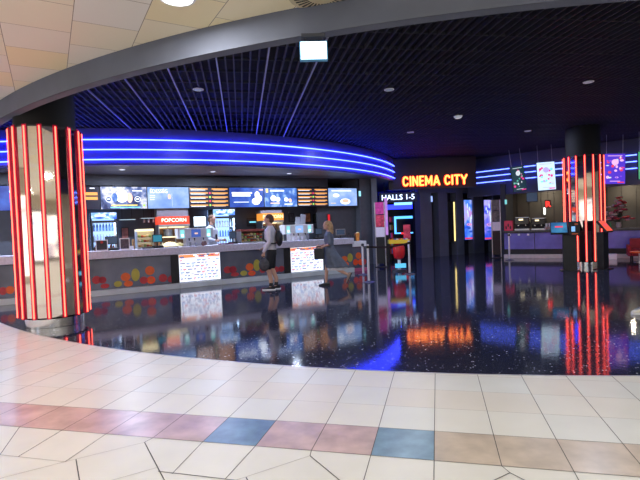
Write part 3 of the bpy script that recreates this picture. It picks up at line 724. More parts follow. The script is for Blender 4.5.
# paper popcorn bucket
def cup(px, t, r, h, m, label, name='popcorn_bucket', cat='bucket', z=WT, stripes=True):
    o = kthing(name, label, cat, px, t, z)
    MB().lathe([(r * .7, 0), (r, h), (r * .94, h), (r * .68, .01)], m, 18).build('paper_cup', o, smooth=True)
    m_ = MB(); rnd = random.Random(int(px))
    for q in range(14): m_.ell((rnd.uniform(-.6, .6) * r, rnd.uniform(-.6, .6) * r, h + rnd.uniform(-.01, .025)), (r * .3, r * .3, r * .25), popc, 7, 5)
    m_.build('popcorn', o); return o
cup(157, .55, .09, .26, mat('brown_print_cup', (.55, .28, .14), .5, var=.5, vs=25), 'tall printed popcorn bucket behind the teal pole display')

# drink dispensers
dispc = glow('dispenser_blue_screen', (.05, .11, .42), 1); dispg = glow('dispenser_green_light', (.25, .75, .75), 1.1)
def dispenser(px0, px1, y0, label, bright):
    t_ = .32; W = size(px0, px1, t_); o = kthing('drink_dispenser', label, 'drink dispenser', px0, t_, WT)
    H = zat((px0 + px1) / 2, y0, t_) - WT
    body = white if bright else mat('grey_blue_housing', (.62, .65, .74), .4, var=.05)
    MB().box(0, W, 0, .38, H * .42, H, body).build('housing', o, bevel=.02)
    MB().box(W * .22, W * .85, .04, .36, .0, H * .43, body).build('pedestal', o, bevel=.01)
    MB().box(W * .37, W * .63, -.006, .0, H * .50, H * .93, dispc if not bright else glow('dispenser_pale_screen', (.3, .5, .9), 1)).mark(W * .46, W * .55, H * .66, H * .74, -.006, gpink).build('screen', o)
    for f0, f1 in ((.07, .18), (.80, .91)):
        MB().box(W * f0, W * f1, -.006, .0, H * .47, H * .92, dispg).mark(W * (f0 + .02), W * (f1 - .02), H * .52, H * .68, -.006, gw).build('flavour_display', o)
    for f in (.30, .45, .70):
        MB().cyl((W * f, -.02, H * .42), (W * f, -.02, H * .30), .016, .010, 10, black).box(W * f - .012, W * f + .012, -.03, .02, H * .40, H * .45, black).build('nozzle', o)
    return o
dispenser(178, 214, 228, 'grey drink dispenser with a dark blue screen near the clerk', False)
dispenser(285, 314, 224.5, 'white drink dispenser with bright screens between the man and the woman', True)
# white paper bags / menus on second dispenser
tt = .55
for px0, px1, y0, lab in ((296, 300.5, 217, 'small white paper sheet upright atop the white dispenser'), (301, 306, 214.5, 'larger white paper sheet upright atop the white dispenser')):
    w = size(px0, px1, tt); z0 = zat(300, 224.6, .32) + .002; z1 = zat(px0, y0, tt)
    x = MB().box(0, w, 0, .012, 0, z1 - z0, mat('paper_grey_blue', (.5, .53, .62), .7, var=.05), rot=Matrix.Rotation(.12, 3, 'Y')).box(0, w, -.03, .05, 0, .01, white)
    s_, _ = K.at(px0, 230, tt); tag(x.build('paper_sheet', loc=K.w(s_, tt, z0 + .004), rz=K.rz), lab, 'paper')
# posters / screens on the back wall
def wallpic(px0, py0, px1, py1, t_, label, mb_fn, cat='poster', name='wall_poster', th=.04):
    a, b, z0, z1 = rect_on(K, px0, py0, px1, py1, t_)
    o = thing(name, label, cat, K.w(a, t_), K.rz); MB().box(0, b - a, 0, th, z0, z1, black).build('frame', o)
    m_ = MB(); mb_fn(m_, b - a, z0, z1, -.002); m_.build('picture', o); return o
bt_ = 3.205
wallpic(193, 216, 206, 227, bt_, 'small white lit screen on the wall beside the clerk', lambda m, W, a, b, y: m.box(.02, W - .02, -.002, .003, a + .02, b - .02, glow('white_tv', (.75, .88, 1), 2.2)), 'screen', 'wall_screen')
o = [q for q in bpy.data.objects if q.name.startswith('wall_screen')][0]
wallpic(121, 227.5, 128.5, 240, bt_, 'small dull red poster on the back wall past the first fridge', lambda m, W, a, b, y: m.box(.02, W - .02, -.002, .003, a + .02, b - .02, mat('dull_red_poster', (.4, .15, .13), .6, var=.4, vs=8)))
wallpic(247, 218, 262, 226.5, bt_, 'dark wall board with small white letters near the snack case', lambda m, W, a, b, y: (m.box(.02, W - .02, -.002, .003, a + .02, b - .02, mat('board_navy', (.02, .04, .08), .4, var=.1)), m.mark(W * .15, W * .7, (a + b) / 2 - .02, (a + b) / 2 + .03, y, gc), m.mark(W * .7, W * .82, a + .1, b - .05, y, gw)))
wallpic(289, 213, 294, 222, bt_, 'small dark framed notice above the white dispenser', lambda m, W, a, b, y: m.box(.02, W - .02, -.002, .003, a + .02, b - .02, mat('dark_notice', (.06, .06, .08), .5, var=.4, vs=12)))
wallpic(304.5, 213, 310.5, 222.5, bt_, 'small orange poster over the white dispenser', lambda m, W, a, b, y: m.box(.02, W - .02, -.002, .003, a + .02, b - .02, mat('orange_poster', (.55, .22, .1), .5, var=.4, vs=8)))
wallpic(313, 214, 326, 223, bt_, 'dim greenish board on the wall behind the woman', lambda m, W, a, b, y: m.box(.02, W - .02, -.002, .003, a + .02, b - .02, mat('dim_green_board', (.05, .065, .05), .5, var=.3, vs=8)))
# red lamp behind woman
s_, z1 = K.at(329, 214.5, 2.38); _, z0 = K.at(329, 226.5, 2.38); x = thing('wall_light', 'slim upright red light on the dark wall just above the woman', 'wall light', K.w(s_, 2.38), K.rz)
MB().box(-.04, .04, 0, .03, z0, z1, glow('red_wall_light', (.75, .02, .03), .9)).build('tube', x); MB().box(-.05, .05, .03, .078, z0 - .02, z1 + .02, black).build('backplate', x)
# rail with glasses over the food case
def track(px0, px1, py, label):
    a, z = K.at(px0, py, 2.62); b, _ = K.at(px1, py, 2.62); o = thing('shelf_rail', label, 'rail', K.w(a, 2.62), K.rz)
    MB().box(0, b - a, 0, .25, z - .02, z, steel).build('shelf', o)
    for xx in (.1, b - a - .1): MB().cyl((xx, .12, z), (xx, .12, 3.268), .008, None, 8, black).build('hanger', o)
    MB().box(.03, b - a - .03, -.012, 0, z - .02, z - .003, glow('rail_light', (.5, .7, .8), .9)).build('light_strip', o)
    return a, b, z
a, b, z = track(119, 136, 219.5, 'hanging steel shelf with a thin light next to the first fridge')
a, b, z = track(141, 155.5, 218, 'hanging steel shelf over the hot food case')
for q in range(5):
    x = MB(); x.lathe([(.012, 0), (.03, -.03), (.034, -.12), (.032, -.12), (.02, -.03)], steel, 12)
    tag(x.build('hanging_utensil', loc=K.w(a + .10 + q * .14, 2.72, z - .021 - .0), rz=K.rz, smooth=True), 'steel cup hanging under the shelf over the hot food case', 'cup', 'steel cups under the shelf over the food case')
# small counter things
def small(px, t_, fn, name, label, cat, z=WT, group=None):
    o = MB(); fn(o); s_, _ = K.at(px, 245, t_); return tag(o.build(name, loc=K.w(s_, t_, z), rz=K.rz, smooth=True), label, cat, group)
small(130, .2, lambda m: m.box(-.08, .08, -.05, .05, 0, .09, white), 'napkin_box', 'small white napkin box before the hot food case', 'box')
small(133.5, .3, lambda m: m.lathe([(.03, 0), (.04, .2), (.03, .26), (.001, .26)], mat('amber', (.5, .3, .12), .3, var=.2), 12), 'syrup_bottle', 'amber syrup bottle standing against the hot food case', 'bottle')
small(148, .18, lambda m: m.box(-.14, .14, -.06, .06, 0, .035, black), 'card_reader', 'flat black card reader in front of the hot food case', 'card reader')
small(204, .15, lambda m: m.lathe([(.06, 0), (.08, .05), (.06, .12), (.001, .14)], mat('brown_pot', (.15, .08, .08), .5, var=.3), 14), 'tip_bowl', 'small dark bowl between the dispenser and the clerk', 'bowl')
small(226, .15, lambda m: m.box(-.20, .20, -.08, .08, 0, .04, mat('red_dark_tray', (.12, .03, .06), .4, var=.3)), 'serving_tray', 'flat dark serving tray before the glowing fridge', 'tray')
for q, px in enumerate((294, 298, 302)):
    small(px, .12, lambda m: m.lathe([(.03, 0), (.042, .11), (.045, .115), (.001, .118)], white, 12), 'paper_cup', 'small white paper cup at the foot of the white dispenser', 'cup', group='paper cups by the white dispenser')
for q, px in enumerate((190, 196)):
    small(px, .12, lambda m: m.lathe([(.03, 0), (.042, .11), (.045, .115), (.001, .118)], greyp, 12), 'paper_cup', 'small grey cup at the foot of the grey dispenser', 'cup', group='grey cups by the grey dispenser')
small(308, .25, lambda m: m.lathe([(.035, 0), (.05, .10), (.035, .2), (.001, .21)], greyp, 12), 'shaker', 'grey shaker between the white dispenser and the register', 'shaker')
# thin monitor frame behind woman
o = kthing('monitor', 'thin framed monitor on a stand beside the woman\'s back', 'monitor', 341, .35, WT)
w = size(336, 345, .35) / 2
MB().box(-w, w, 0, .03, .10, .30, steel).build('frame', o); MB().box(-w + .015, w - .015, -.003, 0, .115, .285, dim).build('screen', o); MB().cyl((0, .02, 0), (0, .02, .12), .02, None, 10, black).box(-.08, .08, -.05, .08, 0, .015, black).build('stand', o)
# items on the low ledge
o = thing('glass_caddy', 'small black wire caddy on the white ledge by the belt posts', 'caddy', K.w(a5 + .17, .35, .984), K.rz)
m_ = MB()
for x in (-.1, .1):
    m_.tube([(x, -.08, 0), (x, -.08, .22), (x, 0, .26), (x, .08, .22), (x, .08, 0)], .008, black, 6)
for z in (.01, .2):
    m_.tube([(-.1, -.08, z), (.1, -.08, z), (.1, .08, z), (-.1, .08, z), (-.1, -.08, z)], .006, black, 6)
m_.build('frame', o); MB().box(-.1, .1, -.08, .08, 0, .012, black).build('base', o)
o = thing('popcorn_bucket', 'orange popcorn bucket on the white ledge by the belt posts', 'bucket', K.w(a5 + .36, .30, .984), K.rz)
MB().lathe([(.06, 0), (.085, .26), (.08, .26), (.055, .01)], mat('orange_cup', (.8, .3, .05), .5, var=.3, vs=20), 18).build('paper_cup', o, smooth=True)
m_ = MB(); [m_.ell((random.uniform(-.05, .05), random.uniform(-.05, .05), .26 + random.uniform(-.01, .02)), (.025, .025, .02), popc, 7, 5) for _ in range(14)]; m_.build('popcorn', o)

# cool white soffit lamps added to brighten the snack counter
for i, s_ in enumerate((-4.2, -1.6, .9, 3.4, 5.9)):
    p = K.w(s_, 1.0)
    downlight(p.x, p.y, 3.269, .07, 'small added cool lamp in the soffit above the snack counter', 95, col=(.66, .76, 1), group='added soffit lamps over the snack counter', g=glow('added_cool_lamp', (.7, .8, 1), 2.5))

# ------------------------------------------------------------------ hall entrance, middle walls and the sign
navyw = mat('navy_pier_wall', (.15, .165, .225), .45, var=.1, vs=2)
Mf = Frame((4.3, 20.05), (.87, .49))
m_ = MB(); 
def pier(px0, px1, t0=0, t1=.5, z1=2.92, m=navyw, mb=None):
    a = Mf.at(px0, 235, t0)[0]; b = Mf.at(px1, 235, t0)[0]; mb.box(a, b, t0, t1, 0, z1, m)
for a, b in ((421, 432.5), (439.5, 448.5), (457, 464), (474, 484), (494, 506)): pier(a, b, 0, .35, mb=m_)
aL = Mf.at(421, 235, 0)[0]; aR = Mf.at(506, 235, 0)[0]
m_.box(aL, aR, .35, .5, 0, 2.92, mat('black_recess', (.012, .013, .02), .6, var=.2))
m_.box(aL - .1, aR, -.02, .5, 2.80, 4.2, navyw)
m_.build('wall_middle', loc=(*Mf.o, 0), rz=Mf.rz, kind='structure')
# cinema header behind the sign
pL = onY(396, 180, 19.6); pR = onY(474, 180, 19.6)
hd = MB(); hd.box(pL.x - .3, pR.x + .1, 19.62, 19.80, 2.92, 4.19, mat('wine_dark_header', (.025, .017, .03), .4, var=.1)); hd.build('wall_header', kind='structure')
q = onY(402.5, 186.8, 19.5); q2 = onY(467.5, 183.8, 19.5)
t = thing('cinema_sign', 'glowing orange letters reading CINEMA CITY over the hall entrance', 'sign', (0, 19.5, 0))
signm = glow('sign_orange', (1, .30, .06), 4.0); signr = mat('sign_red_glow', (.5, .02, .02), .4, 0, (1, .03, .015), 1.1)
txt = 'CINEMA CITY'
zb = (q.z + q2.z) / 2
LS = {'C': (.74, [[(.68, .80), (.56, .94), (.36, 1), (.17, .93), (.06, .72), (.04, .5), (.06, .28), (.17, .07), (.36, 0), (.56, .06), (.68, .20)]]), 'I': (.10, [[(.05, 0), (.05, 1)]]),
 'N': (.72, [[(.04, 0), (.04, 1), (.68, 0), (.68, 1)]]), 'E': (.56, [[(.54, 1), (.04, 1), (.04, 0), (.54, 0)], [(.04, .5), (.47, .5)]]), 'M': (.92, [[(.04, 0), (.04, 1), (.46, .22), (.88, 1), (.88, 0)]]),
 'A': (.82, [[(.02, 0), (.41, 1), (.80, 0)], [(.16, .28), (.66, .28)]]), 'T': (.70, [[(.0, 1), (.70, 1)], [(.35, 1), (.35, 0)]]), 'Y': (.78, [[(.0, 1), (.39, .45), (.78, 1)], [(.39, .45), (.39, 0)]]), ' ': (.22, [])}
tot = sum(LS[c][0] for c in txt) + .30 * (len(txt) - 1)
def stroke_letter(mb, ch, x0, sx, sz, wd, y, m, th):
    for line_ in LS[ch][1]:
        P = [Vector((x0 + a * sx, zb + .03 + b * (sz - .06))) for a, b in line_]
        for a, b in zip(P[:-1], P[1:]):
            d = (b - a).normalized(); n_ = Vector((-d.y, d.x)) * wd / 2
            vs = [(*( (p + k)[:1]), yy, (p + k)[1]) for yy in (y - th, y) for p, k in ((a, n_), (b, n_), (b, -n_), (a, -n_))]
            mb.mesh(vs, [(0, 1, 2, 3), (7, 6, 5, 4), (0, 4, 5, 1), (1, 5, 6, 2), (2, 6, 7, 3), (3, 7, 4, 0)], m)
        for p in P: mb.disc(p.x, p.y, wd / 2, wd / 2, y, m, th, 10)
sx_ = (q2.x - q.x - .06) / tot; x_ = q.x + .03
for ch in txt:
    if ch != ' ':
        lm = MB(); stroke_letter(lm, ch, x_, sx_, .41, .064, 0, signm, .03); lo = lm.build('letter', t)
        lm = MB(); stroke_letter(lm, ch, x_, sx_, .41, .115, .05, signr, .03); lm.build('glow_halo', lo)  # red glow around the letters put in as wider emissive strokes
    x_ += (LS[ch][0] + .30) * sx_
MB().box(q.x, q2.x, .09, .12, zb + .1, zb + .14, black).box(q.x, q2.x, .09, .12, zb + .27, zb + .31, black).box(q.x+.05, q.x+.1, .055, .1, zb+.08, zb+.33, black).box(q2.x-.1, q2.x-.05, .055, .1, zb+.08, zb+.33, black).build('rail', t)

# HALLS 1-5 sign
q = onY(382, 200.5, 19.9); q2 = onY(414.5, 199.0, 19.9)
t = thing('halls_sign', 'white lit letters reading HALLS 1-5 in the blue hall entrance', 'sign', (0, 19.9, 0))
m_ = MB(); m_.text('HALLS 1-5', 0, 0, 0, .3, glow('halls_white', (.62, .75, 1), 3.0), .0, .012, 'LEFT')
xs = [v[0] for v in m_.v]; zs = [v[2] for v in m_.v]; k = (q2.x - q.x) / (max(xs) - min(xs)); kz = .225 / (max(zs) - min(zs)); zb = (q.z + q2.z) / 2
m_.v = [(q.x + (x - min(xs)) * k, y, zb + (z - min(zs)) * kz) for x, y, z in m_.v]; m_.build('lettering', t)
MB().box(q.x - .1, q2.x + .12, .03, .08, zb - .1, zb + .3, mat('navy_sign_board', (.01, .015, .08), .3, var=.1)).build('backing', t)
MB().box(q.x + .1, q.x + .13, .03, .06, zb + .3, 4.2, black).box(q2.x, q2.x + .03, .03, .06, zb + .3, 4.2, black).build('hanger', t)
bluestrip = glow('deep_blue_strip', (.02, .03, 1), 4)
# corridor structure
corr = MB()
x0 = onY(376, 230, 19).x; x1 = onY(421, 230, 20).x
MB().box(x0 - .25, x0 - .05, 17.9, 26.5, 0, 4.6, navyw).build('wall_corridor', kind='structure')
MB().box(x1 + 1.2, x1 + 1.4, 21.6, 26.5, 0, 4.6, navyw).build('wall_corridor', kind='structure')
MB().box(x0 - .25, x1 + 1.4, 26.4, 26.5, 0, 4.6, mat('deep_blue_corridor_wall', (.03, .04, .14), .5, var=.2)).build('wall_corridor', kind='structure')
def lit(px0, py0, px1, py1, Y, m, name, label, cat, th=.04):
    a = onY(px0, py0, Y); b = onY(px1, py1, Y)
    o = thing(name, label, cat, ((a.x + b.x) / 2, Y, (a.z + b.z) / 2)); w = (b.x - a.x) / 2; h = (a.z - b.z) / 2
    MB().box(-w, w, 0, th, -h, h, black).build('housing', o); MB().box(-w + .005, w - .005, -.006, 0, -h + .005, h - .005, m).build('lit_face', o); return o, w, h
lit(394, 202.6, 420, 204.4, 22.4, glow('pale_blue_strip', (.25, .6, 1), 2.0), 'strip_light', 'thin pale blue light bar under the HALLS lettering', 'strip light')
lit(387, 205, 420, 208.5, 22.5, bluestrip, 'strip_light', 'wide deep blue glowing bar across the hall entrance', 'strip light')
# cyan frame screen
a = onY(394, 216.5, 22.4); b = onY(421, 233, 22.4)
o = thing('framed_screen', 'dark wall screen with a bright cyan lit frame in the hall entrance', 'screen', ((a.x + b.x) / 2, 22.4, (a.z + b.z) / 2)); w = (b.x - a.x) / 2; h = (a.z - b.z) / 2
cy = glow('cyan_frame_light', (.10, .42, 1), 2.2)
MB().box(-w, w, 0, .08, -h, h, mat('dark_teal_screen', (.01, .02, .035), .3, var=.1)).build('panel', o)
MB().box(-w, w, -.02, 0, h - .12, h, cy).box(-w, -w + .09, -.02, 0, -h, h - .12, cy).box(-w + .09, w, -.02, 0, -h, -h + .06, cy).build('lit_frame', o)
MB().box(-w + .3, -w + .65, -.022, -.005, -h - .02, -h + .06, glow('red_dash', (1, .03, .03), 1.5)).build('red_light', o)
# pink and blue lit vertical panel
pk = glow_noise('pink_blue_panel', [(.3, (.12, .10, .7)), (.5, (.6, .25, .6)), (.7, (.3, .35, 1))], 1.2, 1.1, 2.0)
lp, w_, h_ = lit(384, 198, 388.5, 235, 18.6, pk, 'advertising_pillar', 'tall narrow pink and blue lit pillar behind the pink poster stand', 'light pillar'); MB().box(-w_, w_, 0, .2, -lp.location.z + .004, -h_, black).build('foot', lp)
# dark doors
MB().box(onY(383, 230, 22.6).x, x1 + 1.2, 22.6, 22.7, 0, 2.6, black).build('door_1', kind='structure')
lit(446.2, 197, 448.2, 202, 20.3, glow('small_blue_light', (.35, .5, 1), 1.4), 'wall_light', 'small pale blue wall light between the dark piers', 'wall light') if False else None
a = Mf.at(431.5, 199, -.03); o = thing('wall_light', 'small pale blue wall light between the dark piers', 'wall light', Mf.w(a[0], -.03), Mf.rz)
zz = a[1]; MB().box(-.03, .03, -.03, .0, zz - .12, zz + .12, glow('small_blue_light', (.35, .5, 1), 1.4)).build('tube', o); MB().box(-.04, .04, 0, .03, zz - .14, zz + .14, steel).build('backplate', o)
# yellow vertical light
a = Mf.at(455, 241, .03); b = Mf.at(455, 202, .03)
o = thing('strip_light', 'slim upright yellow light strip between dark piers', 'strip light', Mf.w(a[0], .03), Mf.rz)
MB().box(-.028, .028, -.02, .0, a[1], b[1], glow('yellow_strip_light', (1, .75, .28), 1.8)).build('tube', o); MB().box(-.04, .04, 0, .32, a[1] - .03, b[1] + .03, steel).build('backplate', o)
# two tall lit posters
pm = [glow_noise('tall_poster_%s' % q, st, 1.8, 1.2, sd, .6) for q, st, sd in (('one', [(.3, (.02, .08, .75)), (.45, (.08, .25, 1)), (.58, (.4, .45, 1)), (.7, (.55, .25, .7))], 1.3), ('two', [(.3, (.02, .08, .7)), (.45, (.15, .15, .9)), (.58, (.5, .45, 1)), (.7, (.05, .2, .9))], 6.1))]
for (px0, px1, pmx, lab) in ((464, 474, 0, 'tall lit blue and pink poster nearer the CINEMA CITY sign'), (484, 494, 1, 'tall lit blue poster next to the bar poster stand')):
    s0, _ = Mf.at(px0 + .2, 220, .1); s1, _ = Mf.at(px1 - .2, 220, .1); _, z1 = Mf.at((px0 + px1) / 2, 200, .1); _, z0 = Mf.at((px0 + px1) / 2, 239.5, .1)
    o = thing('lit_poster', lab, 'poster', Mf.w((s0 + s1) / 2, .1), Mf.rz); w = (s1 - s0) / 2
    MB().box(-w, w, 0, .25, z0 - .02, z1 + .02, black).build('light_box', o)
    m_ = MB(); m_.box(-w + .01, w - .01, -.006, 0, z0, z1, pm[pmx]); H = z1 - z0
    m_.mark(-w + .02, w - .02, z0 + .02, z0 + .09, -.006, gr)
    rnd = random.Random(px0)
    for q_ in range(6): m_.disc(rnd.uniform(-w * .6, w * .6), z1 - H * (.15 + .07 * q_), w * .11, H * rnd.uniform(.04, .09), -.006, glow('poster_pale_blue', (.6, .72, 1), 1.3))
    for q_ in range(3): m_.disc(rnd.uniform(-w * .5, w * .5), z0 + H * (.2 + .09 * q_), w * .4, H * .03, -.006, glow('poster_deep_blue', (.03, .1, .6), 1))
    m_.disc(0, z0 + H * .38, w * .55, H * .035, -.006, glow('poster_pink', (.85, .35, .6), 1.1))
    m_.build('picture', o)

# poster totems
def totem(px, py, h, label, cols):
    p = onz(px, py, .004); o = thing('poster_stand', label, 'poster stand', p, math.radians(-8)); W = .33
    for s_ in (-1, 1): MB().cyl((s_ * W / 2, 0, 0), (s_ * W / 2, 0, h), .022, None, 12, steel).build('post', o, smooth=True)
    MB().box(-W / 2 - .06, W / 2 + .06, -.15, .15, 0, .02, black).build('base', o)
    MB().box(-W / 2 + .02, W / 2 - .02, -.012, .012, h - .42, h, cols[0]).build('upper_poster', o)
    MB().box(-W / 2 + .02, W / 2 - .02, -.012, .012, h - .86, h - .45, cols[1]).build('lower_poster', o)
    MB().box(-W / 2 - .0, W / 2, -.016, .016, h - 1.22, h - .88, mat('white_notice', (.85, .78, .86), .6, var=.05)).build('notice', o)
    MB().box(-W / 2 + .02, W / 2 - .02, -.01, .01, .12, h - 1.24, black).build('panel', o)
    return o
mp_ = mat('magenta_film_poster', (.45, .05, .25), .5, em=(.5, .03, .2), es=.35, var=.5, vs=9); mr_ = mat('red_film_poster', (.5, .05, .1), .5, var=.6, vs=9, em=(.5, .03, .08), es=.25); mg_ = mat('grey_film_poster', (.14, .13, .13), .5, var=.5, vs=9)
totem(381.5, 267, 2.28, 'poster stand with pink posters and a white notice by the hall entrance', (mp_, mr_))
totem(497, 257.8, 2.30, 'poster stand with grey posters and a white notice beside the bar', (mg_, mg_))

# candy display
p = onz(399.5, 271, .004)
o = thing('candy_display', 'candy display with a yellow tray on a red pedestal behind the belt', 'candy display', p, 0)
MB().cyl((0, 0, 0), (0, 0, .05), .24, .22, 24, black).build('base', o)
MB().cyl((0, 0, .05), (0, 0, .38), .05, None, 14, white).build('stem', o, smooth=True)
MB().lathe([(.05, .36), (.15, .42), (.19, .55), (.19, .75), (.14, .85), (.05, .88)], mat('red_gloss', (.7, .02, .03), .25, var=.08), 24).build('pedestal_drum', o, smooth=True)
MB().box(-.32, .32, -.16, .16, .88, .90, yellowp).box(-.32, .32, -.17, -.155, .88, 1.0, mat('yellow_tray', (.75, .5, .04), .4, em=(.7, .45, .03), es=.25)).box(-.32, -.305, -.16, .16, .9, 1.0, yellowp).box(.305, .32, -.16, .16, .9, 1.0, yellowp).box(-.32, .32, .145, .16, .9, 1.0, yellowp).build('tray', o)
MB().box(.20, .42, .17, .19, .96, 1.46, mr_).build('header_card', o)
MB().box(-.17, .17, -.245, -.235, .12, .26, glow('cyan_pedestal_light', (.1, .5, .8), 1.2)).box(-.15, .15, -.235, -.05, .14, .16, black).build('light_sign', o)
cc = [mat('candy_%s' % n_, c, .4) for n_, c in (('red', (.7, .05, .04)), ('orange', (.85, .3, .04)), ('blue', (.08, .15, .6)), ('white', (.7, .7, .7)))]
for q in range(8):
    x = MB(); x.box(-.03, .03, -.05, .05, 0, .13, cc[q % 4]); tag(x.build('candy_bag', loc=(p.x - .26 + q * .074, p.y, .906), bevel=.008), 'small %s candy bag standing in the yellow tray' % ('red', 'orange', 'blue', 'white')[q % 4], 'candy', 'candy bags in the yellow tray')
# candy shelf behind
a = onY(388.5, 217, 19.5); b = onY(394.5, 236, 19.5)
o = thing('candy_rack', 'tall rack of colourful packets at the edge of the hall entrance', 'rack', (a.x, 19.5, .004)); w = b.x - a.x
MB().box(0, .03, 0, .4, 0, a.z, black).box(w - .03, w, 0, .4, 0, a.z, black).box(0, w, .37, .4, 0, a.z, black).build('frame', o)
for k in range(5):
    MB().box(.03, w - .03, .0, .37, .25 + k * .33, .27 + k * .33, darkred).build('shelf', o)
    for q in range(3):
        x = MB(); x.box(-.026, .026, -.03, .03, 0, .2, (cc + [mp_, yellowp])[(q * 2 + k) % 6]); tag(x.build('candy_packet', loc=(a.x + .065 + q * .06, 19.62, .274 + k * .33 + .002), bevel=.006), 'bright packet on the rack at the edge of the hall entrance', 'candy', 'packets on the candy rack')

# belt posts
def stanchion(p, h, label):
    o = thing('belt_post', label, 'belt post', (p.x, p.y, .004))
    MB().lathe([(.16, 0), (.16, .012), (.05, .03), (.03, .05)], mat('dark_base', (.12, .13, .2), .3, .6), 24).build('base', o, smooth=True)
    MB().lathe([(.032, .04), (.032, h), (.028, h + .01), (.001, h + .012)], mat('pale_post', (.62, .62, .68), .35, .35, var=.03), 16).build('post', o, smooth=True)
    MB().box(-.04, .04, -.04, .04, h - .09, h - .02, black).build('belt_head', o, bevel=.006); return o
P1 = onz(369, 282.5); P2 = onz(363.5, 275); P3 = onz(409.8, 274.5); P4 = onz(509.5, 260.2)
stanchion(P1, .98, 'nearest silver belt post at the end of the snack counter'); stanchion(P2, .96, 'silver belt post against the low counter unit'); stanchion(P3, .98, 'silver belt post beside the candy display'); stanchion(P4, .98, 'lone silver belt post in front of the bar')
def belt(a, b, z, label):
    a = Vector((a.x, a.y, z)); b = Vector((b.x, b.y, z)); d = (b - a); L = d.length; ang = math.atan2(d.y, d.x)
    x = MB(); N = 12; 
    for i in range(N):
        s0, s1 = i / N, (i + 1) / N; z0 = -.05 * (1 - (2 * s0 - 1) ** 2); z1 = -.05 * (1 - (2 * s1 - 1) ** 2)
        x.mesh([(L * s0, -.002, z0 - .025), (L * s1, -.002, z1 - .025), (L * s1, .002, z1 - .025), (L * s0, .002, z0 - .025), (L * s0, -.002, z0 + .025), (L * s1, -.002, z1 + .025), (L * s1, .002, z1 + .025), (L * s0, .002, z0 + .025)],
               [(0, 3, 2, 1), (4, 5, 6, 7), (0, 1, 5, 4), (2, 3, 7, 6)], black)
    tag(x.build('barrier_belt', loc=a, rz=ang), label, 'belt')
belt(P1 + (P3 - P1).normalized() * .06, P3 - (P3 - P1).normalized() * .06, .925, 'black belt stretched from the counter end to the candy display')
belt(P1 + (P2 - P1).normalized() * .06, P2 - (P2 - P1).normalized() * .06, .915, 'short black belt between the two posts at the counter end')

# ------------------------------------------------------------------ bar on the far side
Bf = Frame((7.17, 18.46), (.863, -.505))
bfas = [(x * .885, y * .885) for x, y in [(6.6, 24.6), (7.7, 23.45), (8.8, 22.25), (9.97, 21.1), (11.3, 19.95), (12.8, 18.75), (14.4, 17.6), (16.5, 16.3), (18.5, 15.2)]]
# smooth the plan line
def catmull(P, n=6):
    out = []
    for i in range(len(P) - 1):
        p0 = Vector(P[max(i - 1, 0)]); p1 = Vector(P[i]); p2 = Vector(P[i + 1]); p3 = Vector(P[min(i + 2, len(P) - 1)])
        for k in range(n):
            t = k / n; out.append(tuple(.5 * ((2 * p1) + (p2 - p0) * t + (2 * p0 - 5 * p1 + 4 * p2 - p3) * t * t + (3 * p1 - p0 - 3 * p2 + p3) * t ** 3)))
    return out + [P[-1]]
bl = catmull(bfas)
m_ = MB(); ring(m_, bl[5:], .15, 2.56, 4.19, mat('slate_blue_fascia', (.07, .08, .14), .35, var=.1, vs=2)); m_.build('wall_bar', kind='structure')
for z, nm in ((3.61, 'topmost'), (3.38, 'middle'), (3.14, 'lowest')):
    P = [(x - .02, y - .04, z) for x, y in bl[6:]]
    tag(MB().tube(P, .018, tubeb_far, 8).build('neon_tube', smooth=True), '%s blue neon tube along the fascia over the far bar' % nm, 'neon light', 'blue neon tubes over the bar')
# bar back wall and return wall
def bq(x0, x1, y0, y1, z0, z1, m, nm): return MB().box(x0, x1, y0, y1, z0, z1, m).build(nm, loc=(*Bf.o, 0), rz=Bf.rz, kind='structure')
barw = mat('beige_bar_wall', (.09, .083, .072), .6, var=.15, vs=2)
bq(-.2, 9.0, 3.4, 3.55, 0, 3.0, barw, 'wall_bar'); bq(-.25, -.05, 1.3, 3.5, 0, 3.0, charcoal, 'wall_bar')
bq(-.25, 9, 2.2, 3.55, 2.98, 3.02, charcoal, 'ceiling_bar')
m_ = MB(); a, _ = Bf.at(503, 240, 0); b = 10.2
barf = mat('purple_light_tinted_front', (.15, .13, .50), .25, var=.3, vs=1.5)  # purple light on the bar front put into its colour
for i, (s0, s1, lab) in enumerate(((.05, 1.15, 'purple bar counter unit behind the lone belt post'), (1.15, 2.25, 'purple bar counter unit just before the far neon column'), (2.25, 3.35, 'purple bar counter unit hidden behind the far neon column'), (3.35, 4.9, 'purple bar counter unit under the flowers'), (4.9, 6.5, 'purple bar counter unit past the flowers at the frame edge'))):
    o = thing('bar_unit', lab, 'bar counter', Bf.w(s0, 0, .004), Bf.rz); W = s1 - s0 - .004
    MB().box(0, W, .06, .6, .12, .98, black).build('body', o)
    MB().box(0.01, W - .01, .03, .06, .34, .96, barf).box(0, W, .04, .06, .12, .33, black).build('front_panel', o)
    MB().box(0, W, -.12, .5, 0, .14, mat('beige_stone_step', (.62, .56, .52), .35, var=.1)).build('kickboard', o, bevel=.006)
    m2 = MB()
    for q in range(3): m2.box(W * (.2 + .3 * q) - .04, W * (.2 + .3 * q) + .04, .018, .03, .86, .93, white)
    m2.build('small_labels', o) if i == 0 else None
tag(MB().box(.0, 6.6, -.05, .7, .985, 1.06, mat('dark_bar_top', (.06, .06, .065), .25, var=.2)).build('worktop', loc=(*Bf.o, .004), rz=Bf.rz, bevel=.008), 'long dark worktop of the far bar', 'worktop')
for s_ in (1.4, 4.4, 7.5):
    p = Bf.w(s_, 2.7); downlight(p.x, p.y, 2.975, .07, 'small warm recessed lamp over the back of the bar', 22, col=(1, .85, .65), group='lamps over the back of the bar', g=glow('warm_lamp', (1, .85, .6), 3))
BT1 = 1.066
